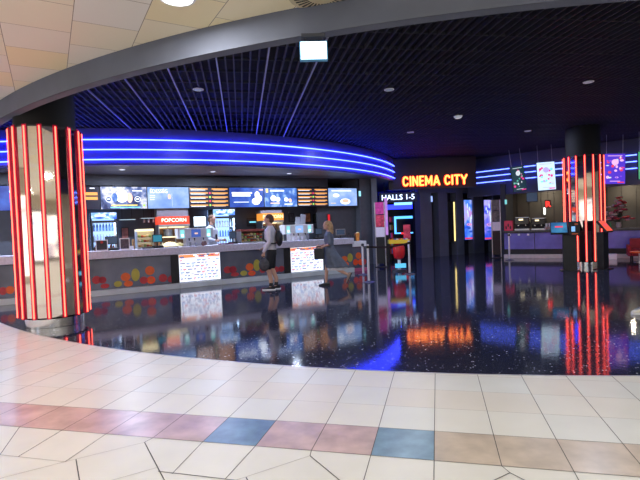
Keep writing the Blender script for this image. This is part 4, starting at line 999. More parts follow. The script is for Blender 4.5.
def bthing(name, label, cat, px, t, z): s_, _ = Bf.at(px, 235, t); return thing(name, label, cat, Bf.w(s_, t, z), Bf.rz)
for q in range(17):
    MB().box(.1 + q * .5, .13 + q * .5, 3.38, 3.40, 0, 2.97, mat('bar_wall_batten', (.05, .045, .04), .6)).build('trim_%d' % (20 + q), loc=(*Bf.o, 0), rz=Bf.rz, kind='structure')
# back bar counter
o = thing('back_bar', 'dark back counter behind the far bar', 'counter', Bf.w(.0, 2.6, .004), Bf.rz); MB().box(0, 8, 0, .75, 0, .95, black).build('body', o); MB().box(0, 8, -.02, .76, .95, .99, MATS['dark_bar_top']).build('top', o)
def coffee(px, t, w, h, z, label):
    o = bthing('coffee_machine', label, 'coffee machine', px, t, z)
    MB().box(-w / 2, w / 2, 0, .45, h * .45, h, blackg).build('housing', o, bevel=.02); MB().box(-w / 2, w / 2, .0, .45, 0, h * .12, steel).build('drip_tray', o)
    MB().box(-w / 2, w / 2, .3, .45, h * .12, h * .46, black).build('back', o)
    for f in (-.25, .25): MB().cyl((w * f, .1, h * .46), (w * f, .1, h * .34), .035, None, 12, chrome).cyl((w * f, .1, h * .36), (w * f, -.1, h * .34), .012, None, 8, black).build('group_head', o)
    MB().box(-w * .2, w * .1, -.004, 0, h * .8, h * .93, yl).build('display', o)
    MB().box(-w / 2 + .03, w / 2 - .03, .05, .4, h, h + .03, steel).build('cup_tray', o); return o
coffee(522, .15, .52, .48, BT1, 'black coffee machine on the far bar near the red cup box')
coffee(538, .18, .46, .42, BT1, 'lower black coffee machine on the far bar, away from the red cup box')
coffee(540, 2.75, .5, .5, .996, 'black coffee machine on the back counter of the far bar')
o = bthing('cup_box', 'red and pink patterned box on the end of the far bar', 'box', 508.5, .3, BT1)
m_ = MB(); m_.box(-.15, .15, 0, .25, 0, .38, mat('crimson_box', (.5, .03, .08), .4, em=(.6, .03, .08), es=.2)); 
for q in range(3): m_.disc(-.08 + q * .08, .12 + .09 * (q % 2), .028, .07, 0, black)
m_.build('carton', o); MB().box(-.155, .155, -.005, .255, .38, .395, darkred).build('lid', o)
rnd = random.Random(5)
bmats = [mat('bar_bottle_%s' % n_, c, .2, var=.1) for n_, c in (('amber', (.4, .2, .05)), ('clear', (.6, .65, .65)), ('green', (.05, .18, .08)), ('dark', (.05, .03, .03)))]
for q in range(16):
    s_ = .35 + q * .24 + rnd.uniform(-.03, .03); h = rnd.uniform(.24, .34)
    r = thing('bar_bottle', 'liquor bottle on the back counter of the far bar', 'bottle', Bf.w(s_, 3.05 if abs(s_ - Bf.at(540, 235, 2.75)[0]) > .5 else 3.27, .996), 0, 'bottles on the back counter of the bar')
    MB().lathe([(.035, 0), (.038, .01), (.038, h * .6), (.014, h * .78), (.013, h)], bmats[q % 4], 12).build('bottle_body', r, smooth=True)
for q in range(5):
    px = 545.5 + q * 1.1; s_, _ = Bf.at(px, 232, .25); h = .12 + .12 * ((q * 5) % 3) / 2
    r = thing('bar_glass', 'glass or cup crowded on the far bar counter by the column', 'glass', Bf.w(s_, .2 + .07 * (q % 3), BT1), 0, 'glasses and cups on the far bar')
    MB().lathe([(.03, 0), (.042, h), (.038, h), (.028, .006)], (steel, white, blackg)[q % 3], 12).build('cup_body', r, smooth=True)
o = bthing('bread_dome', 'pale domed cake cover on the far bar beside the column', 'cake cover', 557, .42, BT1)
MB().lathe([(.19, 0), (.20, .02), (.19, .12), (.12, .22), (.02, .26), (.02, .29), (.001, .30)], mat('pale_dome', (.4, .38, .33), .2, var=.1), 24).build('dome', o, smooth=True); MB().cyl((0, 0, 0), (0, 0, .012), .23, None, 24, steel).build('plate', o)
# red R sign and slim white light
s_, z_ = Bf.at(548, 204, 2.0); o = thing('letter_sign', 'small red lit letter R hanging inside the bar', 'sign', Bf.w(s_, 2.0), Bf.rz)
MB().text('R', 0, z_ - .11, -.02, .32, glow('red_letter', (1, .04, .03), 2.0), .012, .01).build('letter', o); MB().box(-.12, .12, 0, .02, z_ - .15, z_ + .16, mat('dark_plate', (.05, .01, .01), .4)).box(-.01, .01, 0, .015, z_ + .15, 2.99, black).build('backing', o)
s_, z_ = Bf.at(544.5, 211, 3.30); o = thing('wall_light', 'slim upright white light on the bar back wall', 'wall light', Bf.w(s_, 3.34), Bf.rz)
MB().box(-.035, .035, -.03, 0, z_ - .15, z_ + .15, glow('white_tube', (.9, .95, .9), 2.5)).build('tube', o); MB().box(-.045, .045, 0, .05, z_ - .17, z_ + .17, steel).build('backplate', o)
s_, z_ = Bf.at(532, 197, 1.8); o = thing('hanging_monitor', 'dark monitor hanging above the far bar', 'monitor', Bf.w(s_, 1.8), Bf.rz)
MB().box(-.22, .22, 0, .06, z_ - .2, z_ + .2, black).build('housing', o); MB().box(-.2, .2, -.004, 0, z_ - .18, z_ + .18, dim).build('screen', o); MB().cyl((0, .03, z_ + .2), (0, .03, 3.6), .015, None, 8, black).build('hanger', o)
s_, z_ = Bf.at(506, 202, .9); o = thing('sign_light', 'tiny teal light on the dark post beside the bar', 'light', Bf.w(s_, .86), Bf.rz)
MB().box(-.035, .035, -.03, 0, z_ - .09, z_ + .09, glow('teal_light', (.2, .7, .7), 1)).build('lens', o); MB().box(-.045, .045, 0, .04, z_ - .1, z_ + .1, steel).build('backplate', o)

# hanging posters
def hposter(pts, dist, label, mats_, seed):
    """pts: four image corners TL TR BR BL, dist: distance along view"""
    cx = sum(p[0] for p in pts) / 4; cy_ = sum(p[1] for p in pts) / 4
    c0 = onY(cx, cy_, dist); W = (onY((pts[1][0] + pts[2][0]) / 2, cy_, dist).x - onY((pts[0][0] + pts[3][0]) / 2, cy_, dist).x); H = onY(cx, (pts[0][1] + pts[1][1]) / 2, dist).z - onY(cx, (pts[2][1] + pts[3][1]) / 2, dist).z
    tilt = math.atan2((pts[0][0] - pts[3][0]), (pts[3][1] - pts[0][1])) + math.radians(2.2)
    o = thing('hanging_poster', label, 'poster', c0); o.rotation_euler = (0, tilt, 0)
    MB().box(-W / 2 - .01, W / 2 + .01, 0, .05, -H / 2 - .01, H / 2 + .01, black).build('light_box', o)
    m_ = MB(); m_.box(-W / 2, W / 2, -.004, 0, -H / 2, H / 2, mats_[0]); rnd = random.Random(seed)
    for q in range(26):
        f = rnd.random(); m_.disc(rnd.uniform(-.38, .38) * W, rnd.uniform(-.32, .38) * H, W * rnd.uniform(.03, .10), H * rnd.uniform(.015, .05), -.004 - .0008 * (q % 5), mats_[1 + q % (len(mats_) - 1)])
    m_.disc(0, H * .22, W * .17, H * .10, -.009, mats_[1]); m_.mark(-W * .35, W * .35, H * .42, H * .44, -.004, mats_[1]); m_.mark(-W * .25, W * .25, -H * .42, -H * .40, -.004, mats_[1])
    m_.mark(W * .12, W * .45, -H * .47, -H * .43, -.004, mats_[-1])
    m_.build('picture', o)
    for s_ in (-1, 1):
        MB().cyl((s_ * W * .4, .02, H / 2), (s_ * W * .4 - math.tan(tilt) * 0, .02, H / 2 + (4.17 - c0.z - H / 2)), .006, None, 6, steel).build('wire', o)
    return o
gk = glow('poster_teal', (.12, .5, .38), 1); gd = glow('poster_dark', (.01, .04, .06), 1); gw2 = glow('poster_white', (.7, .78, .85), 1); gpk = glow('poster_hot_pink', (.85, .05, .3), 1)
hposter([(510, 167), (523, 165.5), (527.5, 190.5), (514, 192)], 17.9, 'tilted hanging poster in dark green with a pale face shape', (gd, gw2, gk, gk, gd, gpk), 1)
hposter([(536.3, 163), (553.5, 161.3), (556.8, 189.3), (538.5, 190.5)], 17.2, 'tilted hanging poster in white and pale blue', (glow('poster_paper', (.6, .8, 1), 1.25), glow('poster_lilac', (.5, .4, .85), 1.1), gpk, gc, gw2, gpk), 2)
hposter([(604.5, 154.5), (624.7, 153), (625.7, 182.8), (604.8, 185)], 15.6, 'upright hanging poster in violet and blue beside the far column', (glow('poster_violet', (.09, .04, .62), 1.1), glow('poster_light_pink', (.9, .5, .85), 1.1), gpk, glow('poster_purple', (.3, .08, .8), 1.1), gw2, gr), 3)
hposter([(638, 152), (654, 151), (655, 178), (639, 180)], 15.2, 'green hanging poster cut by the frame edge', (glow('poster_green', (.08, .45, .2), 1), gk, gw2, gg), 4)

# kiosks at the far column
def kiosk(p, rz, label, scr, extra=None):
    o = thing('ticket_kiosk', label, 'ticket kiosk', p, rz)
    MB().box(-.24, .24, -.15, .2, 0, .02, black).build('base', o)
    MB().box(-.17, .17, -.06, .12, .02, 1.05, black).build('pedestal', o, bevel=.01)
    R_ = Matrix.Rotation(math.radians(-38), 3, 'X')
    b = MB(); b.box(-.22, .22, -.03, .03, -.2, .2, black); b.v = [tuple(R_ @ Vector(v) + Vector((0, -.03, 1.2))) for v in b.v]; b.build('head', o, bevel=.008)
    s = MB(); s.box(-.20, .20, -.034, -.029, -.175, .175, scr); s.mark(-.1, .1, .0, .05, -.034, gr); s.v = [tuple(R_ @ Vector(v) + Vector((0, -.03, 1.2))) for v in s.v]; s.build('screen', o)
    return o
kscr = glow_noise('kiosk_blue_screen', [(.3, (.02, .1, .3)), (.6, (.05, .25, .5)), (.8, (.1, .4, .6))], 4, .9, 1)
p1 = onz(575, 271, .004)
p0 = Vector((p1.x - .05, p1.y + .0, .004))
k1 = kiosk(p0 + Vector((-.02, .12, 0)), math.radians(-22), 'black ticket kiosk with a blue screen in front of the far column', kscr)
for ch in [q for q in bpy.data.objects if q.parent == k1 and (q.name.startswith('head') or q.name.startswith('screen'))]: ch.location.x = -.26
MB().box(-.02, .25, -.14, -.06, .98, 1.38, black).build('card_terminal', k1, bevel=.01)
MB().box(.04, .13, -.146, -.14, 1.10, 1.24, glow('terminal_screen', (.2, .45, .9), 1.2)).box(.05, .2, -.146, -.14, 1.02, 1.05, orangep).box(.12, .2, -.146, -.14, 1.28, 1.32, orangep).build('terminal_screen', k1)
p2 = onz(606.5, 269.5, .004)
kiosk(p2 + Vector((0, .1, 0)), math.radians(38), 'black ticket kiosk with a glowing orange-red screen by the far column', glow('kiosk_red_screen', (.9, .1, .03), 1.0))

# flowers on the bar
o = bthing('flower_vase', 'vase of dark red and pale pink blossoms on the bar past the column', 'flowers', 619, .35, BT1)
MB().lathe([(.06, 0), (.09, .06), (.07, .16), (.09, .2), (.08, .2), (.05, .02)], mat('pale_vase', (.45, .4, .38), .4, var=.1), 18).build('vase', o, smooth=True)
m_ = MB(); lf = mat('leaf_dark', (.03, .06, .03), .6, var=.2)
rnd = random.Random(9); heads = []
for q in range(70):
    a = rnd.uniform(0, 2 * PI); r = rnd.uniform(.05, .42); z = .24 + rnd.uniform(.02, .85) * (1 - (r / .5) ** 2 * .6); h_ = Vector((r * math.cos(a), r * math.sin(a) * .7, z)); heads.append(h_)
    m_.tube([(0, 0, .12), h_ * .5 + Vector((0, 0, .08)), h_], .005, lf, 5)
m_.build('stems', o)
fm = [mat('blossom_%s' % n_, c, .6, var=.2, vs=30) for n_, c in (('wine', (.30, .03, .06)), ('pink', (.55, .28, .30)), ('pale', (.55, .45, .42)), ('red', (.5, .05, .06)))]
for q, h_ in enumerate(heads):
    x = MB()
    for k in range(6):
        a = k * PI / 3; x.ell((.042 * math.cos(a), .042 * math.sin(a), 0), (.038, .038, .03), fm[q % 4], 8, 5, rot=Matrix.Rotation(a, 3, 'Z') @ Matrix.Rotation(-.5, 3, 'Y'))
    x.ell((0, 0, .01), (.02, .02, .02), yellowp, 8, 5); x.v = [tuple(Vector(v) + h_) for v in x.v]; x.build('blossom', o, smooth=True)
# red armchair, orange stool, white box
p = onz(631, 259.5, .004)
o = thing('armchair', 'low dark red armchair standing before the purple bar at the frame edge', 'armchair', (p.x + .1, p.y - .42, .004), math.radians(-28))
ar = mat('red_upholstery', (.28, .02, .03), .7, var=.15, bump=.2)
MB().box(-.32, .32, -.3, .25, .15, .38, ar).build('seat', o, bevel=.04); MB().box(-.32, .32, .2, .34, .30, .72, ar).build('backrest', o, bevel=.04)
for s_ in (-1, 1): MB().box(min(s_ * .32, s_ * .42), max(s_ * .32, s_ * .42), -.3, .3, .15, .52, ar).build('armrest', o, bevel=.03)
for sx in (-.3, .3):
    for sy in (-.24, .24): MB().cyl((sx, sy, 0), (sx, sy, .16), .02, .025, 10, black).build('leg', o)
p = onz(639, 258.5, .004)
o = thing('side_table', 'low orange side table in front of the red armchair', 'side table', (10.02, 14.75, .004)); MB().cyl((0, 0, .30), (0, 0, .34), .26, None, 28, orangep).build('tabletop', o)
MB().cyl((0, 0, .015), (0, 0, .30), .025, None, 12, steel).build('stem', o); MB().cyl((0, 0, 0), (0, 0, .015), .16, None, 24, steel).build('base', o)
p = onz(611.5, 259.5, .004); tag(MB().box(-.16, .16, 0, .25, 0, .17, white).box(-.17, .17, -.01, .26, .17, .185, white).build('storage_box', loc=p, rz=-.5, bevel=.008), 'small white box on the floor between the column and the red armchair', 'box')

# white sneaker
p = onz(640, 314, .004)
o = thing('sneaker', 'white sneaker toe entering the picture on the dark floor', 'shoe', p, PI)
def loft(mb, secs, m, seg=16):
    vs = []
    for (x, w, z0, z1) in secs:
        for k in range(seg):
            t = 2 * PI * k / seg; vs.append((x, w * math.cos(t), (z0 + z1) / 2 + (z1 - z0) / 2 * math.sin(t)))
    n_ = len(secs); fs = [(i * seg + k, (i + 1) * seg + k, (i + 1) * seg + (k + 1) % seg, i * seg + (k + 1) % seg) for i in range(n_ - 1) for k in range(seg)]
    fs += [tuple(range(seg)), tuple(range(n_ * seg - 1, (n_ - 1) * seg - 1, -1))]; mb.mesh(vs, fs, m)
shoe_w = mat('white_leather', (.78, .76, .68), .5, var=.05)
m_ = MB(); loft(m_, [(-.16, .025, .03, .08), (-.14, .038, .02, .11), (-.08, .042, .02, .115), (-.02, .045, .02, .10), (.04, .05, .02, .075), (.09, .047, .02, .06), (.115, .03, .02, .045)], shoe_w); m_.build('upper', o, smooth=True)
m_ = MB(); pts = [(-.165, -.02), (-.15, -.04), (-.05, -.045), (.04, -.054), (.10, -.048), (.125, -.02), (.125, .02), (.10, .048), (.04, .054), (-.05, .045), (-.15, .04), (-.165, .02)]; m_.prism(pts, 0, .028, white); m_.build('sole', o)
m_ = MB(); [m_.box(-.01 + .022 * k, -.003 + .022 * k, -.03, .03, .093 - .009 * k, .103 - .009 * k, greyp) for k in range(4)]; m_.build('laces', o)

# ------------------------------------------------------------------ people
skin = mat('skin', (.55, .32, .23), .5, var=.05, vs=10)
def capsule(mb, a, b, ra, rb, m, sy=1.0, seg=14):
    a = Vector(a); b = Vector(b); mb.cyl(a, b, ra, rb, seg, m); mb.ell(a, (ra, ra, ra), m, seg, 8); mb.ell(b, (rb, rb, rb), m, seg, 8)
def chain(mb, pts, rads, m):
    for i in range(len(pts) - 1): capsule(mb, pts[i], pts[i + 1], rads[i], rads[i + 1], m)
def fuse(o, vox, smooth=6):
    r = o.modifiers.new('r', 'REMESH'); r.mode = 'VOXEL'; r.voxel_size = vox; r.use_smooth_shade = True
    s = o.modifiers.new('s', 'SMOOTH'); s.factor = .5; s.iterations = smooth
def hand(mb, w, d, side, m, grip=.5):
    """w wrist, d pointing direction, side = thumb side vector; palm, four fingers, thumb"""
    w = Vector(w); d = Vector(d).normalized(); sd = Vector(side).normalized(); nrm = d.cross(sd)
    mb_p = w + d * .045
    for k in (-1, 0, 1): capsule(mb, w + sd * .008 * k, w + d * .085 + sd * .024 * k, .018, .014, m, seg=10)
    for k, L in enumerate((.062, .075, .070, .052)):
        r0 = w + d * .088 + sd * (.032 - .021 * k); r1 = r0 + (d * (1 - grip * .5) + nrm * grip).normalized() * L * .5; r2 = r1 + (d * (1 - grip) + nrm * grip * 1.3).normalized() * L * .5
        capsule(mb, r0, r1, .0095, .009, m, seg=8); capsule(mb, r1, r2, .009, .0075, m, seg=8)
    t0 = w + d * .03 + sd * .025; t1 = t0 + (d * .7 + sd * .8).normalized() * .038; t2 = t1 + (d * .9 + sd * .3 + nrm * grip * .5).normalized() * .03
    capsule(mb, t0, t1, .013, .011, m, seg=8); capsule(mb, t1, t2, .011, .009, m, seg=8)
def head(mb, c, m, yaw=0):
    c = Vector(c); e = MB()
    e.ell((0, 0, .015), (.098, .076, .108), m, 20, 14); e.ell((.028, 0, -.045), (.066, .058, .075), m, 16, 10)   # skull, jaw
    e.ell((.098, 0, -.012), (.020, .012, .022), m, 10, 8); e.ell((.092, 0, .012), (.012, .009, .03), m, 10, 8)   # nose
    e.ell((.080, 0, -.095), (.022, .026, .018), m, 10, 8)                                                        # chin
    e.ell((.086, 0, -.055), (.014, .024, .007), m, 10, 8)                                                        # lips
    for s_ in (-1, 1):
        e.ell((-.005, s_ * .078, -.005), (.018, .009, .032), m, 10, 8)                                           # ears
        e.ell((.08, s_ * .03, .03), (.014, .022, .007), m, 8, 6)                                                 # brows
    R_ = Matrix.Rotation(yaw, 3, 'Z')
    mb.mesh([R_ @ Vector(v) + c for v in e.v], e.f, m)
def face_bits(o, c, yaw=0, hz=0):
    R_ = Matrix.Rotation(yaw, 3, 'Z'); c = Vector(c)
    for s_ in (-1, 1):
        e = MB(); e.ell((.086, s_ * .031, .010), (.008, .012, .008), white, 10, 8); e.ell((.0925, s_ * .031, .010), (.003, .006, .006), blackg, 8, 6); e.v = [tuple(R_ @ Vector(v) + c) for v in e.v]; e.build('eye', o, smooth=True)
    e = MB(); e.ell((.0985, 0, -.055), (.004, .020, .004), mat('lip', (.4, .14, .12), .5), 10, 6); e.v = [tuple(R_ @ Vector(v) + c) for v in e.v]; e.build('mouth', o, smooth=True)

def loftz(mb, secs, m, seg=20):
    """horizontal ellipses (cx,cy,z,rx,ry)"""
    vs = []
    for (cx, cy, z, rx, ry) in secs:
        for k in range(seg): t = 2 * PI * k / seg; vs.append((cx + rx * math.cos(t), cy + ry * math.sin(t), z))
    n_ = len(secs); fs = [(i * seg + k, i * seg + (k + 1) % seg, (i + 1) * seg + (k + 1) % seg, (i + 1) * seg + k) for i in range(n_ - 1) for k in range(seg)]
    fs += [tuple(range(seg - 1, -1, -1)), tuple(range((n_ - 1) * seg, n_ * seg))]; mb.mesh(vs, fs, m)
def shoe(o, c, yaw, m, msole, pitch=0, nm='shoe'):
    e = MB(); loft(e, [(-.10, .025, .02, .07), (-.08, .036, .015, .10), (-.02, .040, .015, .10), (.05, .044, .015, .08), (.12, .047, .015, .06), (.17, .04, .015, .05), (.195, .02, .018, .04)], m, 14)
    e.prism([(-.11, -.03), (-.02, -.042), (.09, -.05), (.17, -.045), (.205, -.015), (.205, .015), (.17, .045), (.09, .05), (-.02, .042), (-.11, .03)], 0, .022, msole)
    R_ = Matrix.Rotation(yaw, 3, 'Z') @ Matrix.Rotation(pitch, 3, 'Y'); c = Vector(c); e.v = [tuple(R_ @ Vector(v) + c) for v in e.v]; e.build(nm, o, smooth=True)

# --- man (faces local +x)
man_p = onz(272.8, 289.4, .004)
S = 1.03
o = thing('person', 'standing man in pale long sleeve top and black shorts with a black shoulder bag', 'person', man_p, math.radians(176)); o.scale = (S, S, S)
b = MB()
loftz(b, [(0, 0, .86, .10, .14), (0, 0, .95, .115, .165), (0, 0, 1.08, .105, .145), (.01, 0, 1.25, .12, .165), (.01, 0, 1.40, .11, .175), (-.005, 0, 1.48, .075, .12), (0, 0, 1.54, .055, .055)], skin)
chain(b, [(-.01, 0, 1.46), (.01, 0, 1.58)], [.06, .055], skin); head(b, (.03, 0, 1.68), skin)
aF = Vector((.03, .085, .08)); aB = Vector((-.07, -.085, .08))
for s_, an, kn in ((1, aF, Vector((.07, .095, .49))), (-1, aB, Vector((.01, -.095, .49)))):
    chain(b, [(0, s_ * .09, .90), kn, Vector(an) + Vector((-.012, 0, .17)), an], [.095, .058, .052, .038], skin); capsule(b, an + Vector((0, 0, -.03)), an + Vector((.10, 0, -.045)), .035, .028, skin)
# near arm hangs (local +y is towards the viewer)
wl = Vector((.13, .235, .90)); chain(b, [(0, .19, 1.42), (-.01, .25, 1.15), wl], [.055, .042, .028], skin); hand(b, wl, (.15, 0, -1), (1, 0, 0), skin, .7)
wr = Vector((.22, -.20, 1.00)); chain(b, [(0, -.19, 1.42), (.01, -.25, 1.16), wr], [.055, .042, .028], skin); hand(b, wr, (.7, .2, -.6), (0, 1, .3), skin, .7)
body = b.build('body', o); fuse(body, .011)
face_bits(o, (.03, 0, 1.68))
h_ = MB(); h_.ell((.012, 0, 1.715), (.104, .084, .092), mat('short_brown_hair', (.10, .05, .03), .8, var=.2, vs=60, bump=.5, bs=200), 20, 12); h_.ell((-.03, 0, 1.67), (.07, .079, .09), MATS['short_brown_hair'], 16, 10); x = h_.build('hair', o); fuse(x, .012, 2)
shirtm = mat('pale_grey_shirt', (.60, .56, .62), .8, var=.06, vs=14, bump=.3, bs=25)
h_ = MB(); loftz(h_, [(0, 0, .93, .125, .175), (0, 0, 1.0, .13, .18), (0, 0, 1.1, .125, .165), (.012, 0, 1.25, .14, .182), (.012, 0, 1.40, .13, .19), (-.005, 0, 1.49, .085, .13), (0, 0, 1.53, .06, .065)], shirtm)
chain(h_, [(0, .185, 1.42), (-.01, .25, 1.15), wl + Vector((0, 0, .03))], [.07, .056, .042], shirtm); chain(h_, [(0, -.185, 1.42), (.01, -.25, 1.16), wr + Vector((-.02, 0, .02))], [.07, .056, .042], shirtm)
x = h_.build('shirt', o); fuse(x, .014, 4)
sh = mat('black_cloth', (.012, .012, .016), .85, var=.2, bump=.3, bs=30)
h_ = MB(); loftz(h_, [(0, 0, .82, .125, .17), (0, 0, .93, .13, .182), (0, 0, 1.0, .12, .172)], sh)
for s_, kn in ((1, Vector((.06, .10, .56))), (-1, Vector((.01, -.10, .56)))): chain(h_, [(0, s_ * .09, .88), kn], [.105, .088], sh)
x = h_.build('shorts', o); fuse(x, .014, 3)
shoe(o, aF + Vector((0, 0, -.08)), .05, sh, white); shoe(o, aB + Vector((0, 0, -.08)), -.1, sh, white)
sock = mat('dark_sock', (.03, .03, .03), .9)
for an in (aF, aB): MB().cyl(an + Vector((-.004, 0, .01)), an + Vector((-.01, 0, .09)), .043, .047, 14, sock).build('sock', o, smooth=True)
# things he carries
mw = lambda v: o.matrix_basis @ Vector(v)
bpy.context.view_layer.update()
def carry(name, label, cat, mb, sm=True, bev=0): x = mb.build(name, smooth=sm, bevel=bev); x.matrix_world = o.matrix_world.copy(); tag(x, label, cat); return x
bpy.context.view_layer.update()
bagm = mat('black_bag_fabric', (.015, .016, .02), .6, var=.3, bump=.3, bs=40)
x = thing('shoulder_bag', 'black sling bag worn high on the man\'s back', 'bag', man_p, math.radians(176)); x.scale = (S, S, S)
e = MB(); e.ell((-.21, .03, 1.22), (.085, .14, .19), bagm, 18, 12); e.build('pouch', x, smooth=True)
e = MB(); e.tube([(-.16, -.06, 1.36), (-.07, -.13, 1.50), (.03, -.08, 1.555), (.125, 0, 1.46), (.16, .08, 1.34), (.15, .16, 1.22), (.04, .205, 1.12), (-.10, .17, 1.10), (-.18, .1, 1.12)], .017, bagm, 8); e.build('strap', x, smooth=True)
x = thing('carry_bag', 'dark grey bag hanging from the man\'s lowered hand', 'bag', man_p, math.radians(176)); x.scale = (S, S, S)
hb = mat('dark_grey_bag', (.05, .05, .06), .7, var=.5, vs=14, bump=.4, bs=20)
e = MB(); e.ell((.14, .235, .61), (.125, .06, .15), hb, 18, 12); e.build('pouch', x, smooth=True)
MB().tube([(.06, .235, .72), (.10, .235, .80), (.145, .24, .815), (.17, .235, .80), (.21, .235, .72)], .009, bagm, 8).build('handle', x, smooth=True)

# --- woman (faces local +x)
wp = onz(331, 285.6, .004)
S = .955
hairb = mat('long_blond_hair', (.42, .26, .13), .6, var=.35, vs=30, bump=.5, bs=90)
o = thing('person', 'walking woman with blond hair and a flowing grey-blue dress', 'person', wp, math.radians(174)); o.scale = (S, S, S)
b = MB()
loftz(b, [(0, 0, .86, .11, .15), (0, 0, .95, .12, .17), (0, 0, 1.08, .09, .125), (.01, 0, 1.25, .115, .14), (.01, 0, 1.36, .10, .15), (0, 0, 1.44, .07, .10), (0, 0, 1.50, .045, .048)], skin)
chain(b, [(0, 0, 1.40), (.02, 0, 1.52)], [.05, .045], skin); head(b, (.045, 0, 1.60), skin)
f1_ = Vector((.13, -.05, .075)); f2_ = Vector((-.50, .06, .27))
chain(b, [(0, -.08, .88), (.10, -.07, .48), f1_ + Vector((-.01, 0, .18)), f1_], [.09, .055, .047, .033], skin); capsule(b, f1_ + Vector((0, 0, -.03)), f1_ + Vector((.10, 0, -.045)), .03, .025, skin)
chain(b, [(0, .08, .88), (-.12, .08, .48), (-.33, .07, .36), f2_], [.09, .055, .045, .033], skin); capsule(b, f2_, f2_ + Vector((.02, 0, -.11)), .03, .024, skin)
wl = Vector((.24, .10, 1.02)); chain(b, [(0, .165, 1.35), (-.02, .20, 1.10), wl], [.045, .036, .025], skin); hand(b, wl, (1, -.1, -.2), (0, -.3, 1), skin, .8)
wr = Vector((.25, -.10, 1.05)); chain(b, [(0, -.165, 1.35), (-.0, -.20, 1.12), wr], [.045, .036, .025], skin); hand(b, wr, (1, .1, -.1), (0, .3, 1), skin, .8)
body = b.build('body', o); fuse(body, .011); face_bits(o, (.045, 0, 1.60))
e = MB(); e.ell((.015, 0, 1.635), (.11, .092, .095), hairb, 20, 12); e.ell((-.035, 0, 1.54), (.085, .10, .15), hairb, 16, 12); e.ell((-.05, 0, 1.43), (.07, .10, .10), hairb, 16, 10); x = e.build('hair', o); fuse(x, .013, 2)
dr = mat('grey_blue_dress', (.11, .13, .18), .85, var=.2, vs=10, bump=.4, bs=18)
def dressloft(secs, m, nm, folds):
    e = MB(); seg = 48; vs = []
    for (cx, cy, z, rx, ry, am) in secs:
        for k in range(seg): t = 2 * PI * k / seg; f = 1 + am * math.sin(folds * t + z * 2); vs.append((cx + rx * f * math.cos(t), cy + ry * f * math.sin(t), z))
    n_ = len(secs); fs = [(i * seg + k, i * seg + (k + 1) % seg, (i + 1) * seg + (k + 1) % seg, (i + 1) * seg + k) for i in range(n_ - 1) for k in range(seg)]
    fs += [tuple(range(seg - 1, -1, -1)), tuple(range((n_ - 1) * seg, n_ * seg))]; e.mesh(vs, fs, m); return e
e = dressloft([(-.20, 0, .48, .30, .20, .10), (-.15, 0, .60, .27, .20, .08), (-.08, 0, .76, .21, .19, .05), (-.02, 0, .92, .155, .185, .02), (0, 0, 1.08, .115, .145, .0), (.012, 0, 1.24, .135, .155, 0), (.012, 0, 1.34, .12, .16, 0), (0, 0, 1.43, .08, .11, 0), (0, 0, 1.46, .06, .07, 0)], dr, 'dress', 9)
chain(e, [(0, .16, 1.35), (-.02, .20, 1.12)], [.06, .052], dr); chain(e, [(0, -.16, 1.35), (0, -.20, 1.14)], [.06, .052], dr)
x = e.build('dress', o); fuse(x, .014, 3)
e = dressloft([(-.19, 0, .41, .25, .16, .08), (-.19, 0, .49, .26, .17, .08)], mat('white_underskirt', (.6, .6, .65), .8, var=.1), 's', 9); e.build('underskirt', o, smooth=True)
brs = mat('dark_shoe', (.03, .03, .035), .5, var=.1)
shoe(o, f1_ + Vector((0, 0, -.08)), 0, brs, black); shoe(o, f2_ + Vector((-.03, 0, -.04)), 0, mat('pale_sandal', (.35, .25, .2), .5), brs, pitch=1.1)
x = thing('handbag', 'black handbag carried in front of the walking woman', 'bag', wp, math.radians(174)); x.scale = (S, S, S)
MB().box(.13, .40, .07, .19, .72, 1.0, bagm).build('pouch', x, bevel=.025)
MB().tube([(.17, .13, .99), (.19, .13, 1.03), (.27, .13, 1.06), (.34, .13, 1.03), (.36, .13, .99)], .010, bagm, 8).build('handle', x, smooth=True)

# --- clerk behind the counter (faces local +x)
s_, _ = K.at(212, 240, 1.15); cp = K.w(s_, 1.15, .004); S = 1.10
o = thing('person', 'serving clerk in a white shirt with a dark tie behind the counter', 'person', cp, math.radians(-20)); o.scale = (S, S, S)
b = MB()
loftz(b, [(0, 0, .86, .10, .14), (0, 0, .95, .115, .165), (0, 0, 1.08, .105, .145), (.01, 0, 1.25, .12, .165), (.01, 0, 1.40, .11, .175), (-.005, 0, 1.48, .075, .12), (0, 0, 1.54, .055, .055)], skin)
chain(b, [(-.01, 0, 1.46), (.01, 0, 1.58)], [.055, .052], skin); head(b, (.03, 0, 1.68), skin)
for s_ in (1, -1):
    an = Vector((0, s_ * .09, .08)); chain(b, [(0, s_ * .09, .90), (.01, s_ * .095, .49), an], [.09, .055, .036], skin); capsule(b, an + Vector((0, 0, -.03)), an + Vector((.10, 0, -.045)), .034, .027, skin)
    w_ = Vector((.24, s_ * .18, 1.10)); chain(b, [(0, s_ * .185, 1.42), (-.01, s_ * .24, 1.16), w_], [.052, .04, .027], skin); hand(b, w_, (1, 0, -.1), (0, -s_ * .2, 1), skin, .5)
fuse(b.build('body', o), .012); face_bits(o, (.03, 0, 1.68))
e = MB(); e.ell((.012, 0, 1.72), (.102, .083, .088), MATS['short_brown_hair'], 18, 12); e.ell((-.03, 0, 1.67), (.07, .079, .085), MATS['short_brown_hair'], 14, 10); fuse(e.build('hair', o), .013, 2)
wsh = mat('white_shirt', (.55, .57, .66), .8, var=.04, bump=.3, bs=20)
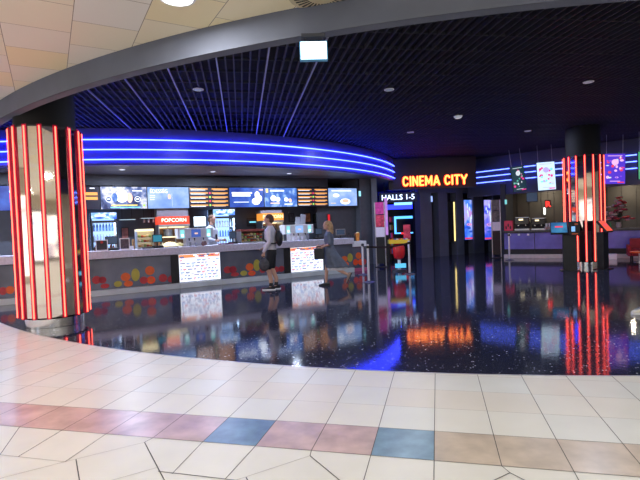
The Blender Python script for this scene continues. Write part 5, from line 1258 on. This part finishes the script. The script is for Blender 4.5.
e = MB(); loftz(e, [(0, 0, .93, .125, .175), (0, 0, 1.1, .12, .16), (.012, 0, 1.25, .135, .178), (.012, 0, 1.40, .125, .187), (-.005, 0, 1.49, .085, .125), (0, 0, 1.53, .06, .062)], wsh)
for s_ in (1, -1): chain(e, [(0, s_ * .18, 1.42), (-.01, s_ * .24, 1.16), (.2, s_ * .19, 1.11)], [.066, .054, .04], wsh)
fuse(e.build('shirt', o), .014, 4)
e = MB(); loftz(e, [(0, 0, .82, .12, .165), (0, 0, .95, .125, .178), (0, 0, 1.0, .12, .17)], sh)
for s_ in (1, -1): chain(e, [(0, s_ * .09, .86), (.01, s_ * .095, .49), (0, s_ * .09, .10)], [.10, .075, .06], sh)
fuse(e.build('trousers', o), .014, 3)
e = MB(); e.mesh([(.10, -.015, 1.50), (.10, .015, 1.50), (.165, .04, 1.16), (.165, -.04, 1.16), (.15, 0, 1.10), (.09, -.015, 1.50), (.09, .015, 1.50), (.15, .04, 1.16), (.15, -.04, 1.16), (.135, 0, 1.10)],
                 [(0, 3, 4, 2, 1), (5, 6, 7, 9, 8), (0, 5, 8, 3), (1, 2, 7, 6), (3, 8, 9, 4), (2, 4, 9, 7), (0, 1, 6, 5)], sh); e.build('tie', o)
shoe(o, (0, .09, 0), 0, sh, black); shoe(o, (0, -.09, 0), 0, sh, black)

# ------------------------------------------------------------------ light and view
w = bpy.data.worlds.new('world'); sc.world = w; w.use_nodes = True; w.node_tree.nodes['Background'].inputs[0].default_value = (.5, .55, .7, 1); w.node_tree.nodes['Background'].inputs[1].default_value = .05
# fill lamps added among the ceiling cells to brighten the dark hall
for x, y in ((1.5, 9.5), (-2.2, 9.0), (5.5, 9.5), (6.5, 14.5), (2.8, 14.0), (10.5, 11.5)):
    downlight(x, y, 4.2, .085, 'small added fill lamp sunk in the dark grid ceiling', 50, col=(.7, .78, 1), group='added fill lamps in the dark ceiling', g=glow('added_hall_lamp', (.5, .6, .8), .25))
sc.view_settings.view_transform = 'Standard'; sc.view_settings.look = 'None'; sc.view_settings.gamma = 1; sc.view_settings.use_curve_mapping = False
sc.view_settings.exposure = 0.0
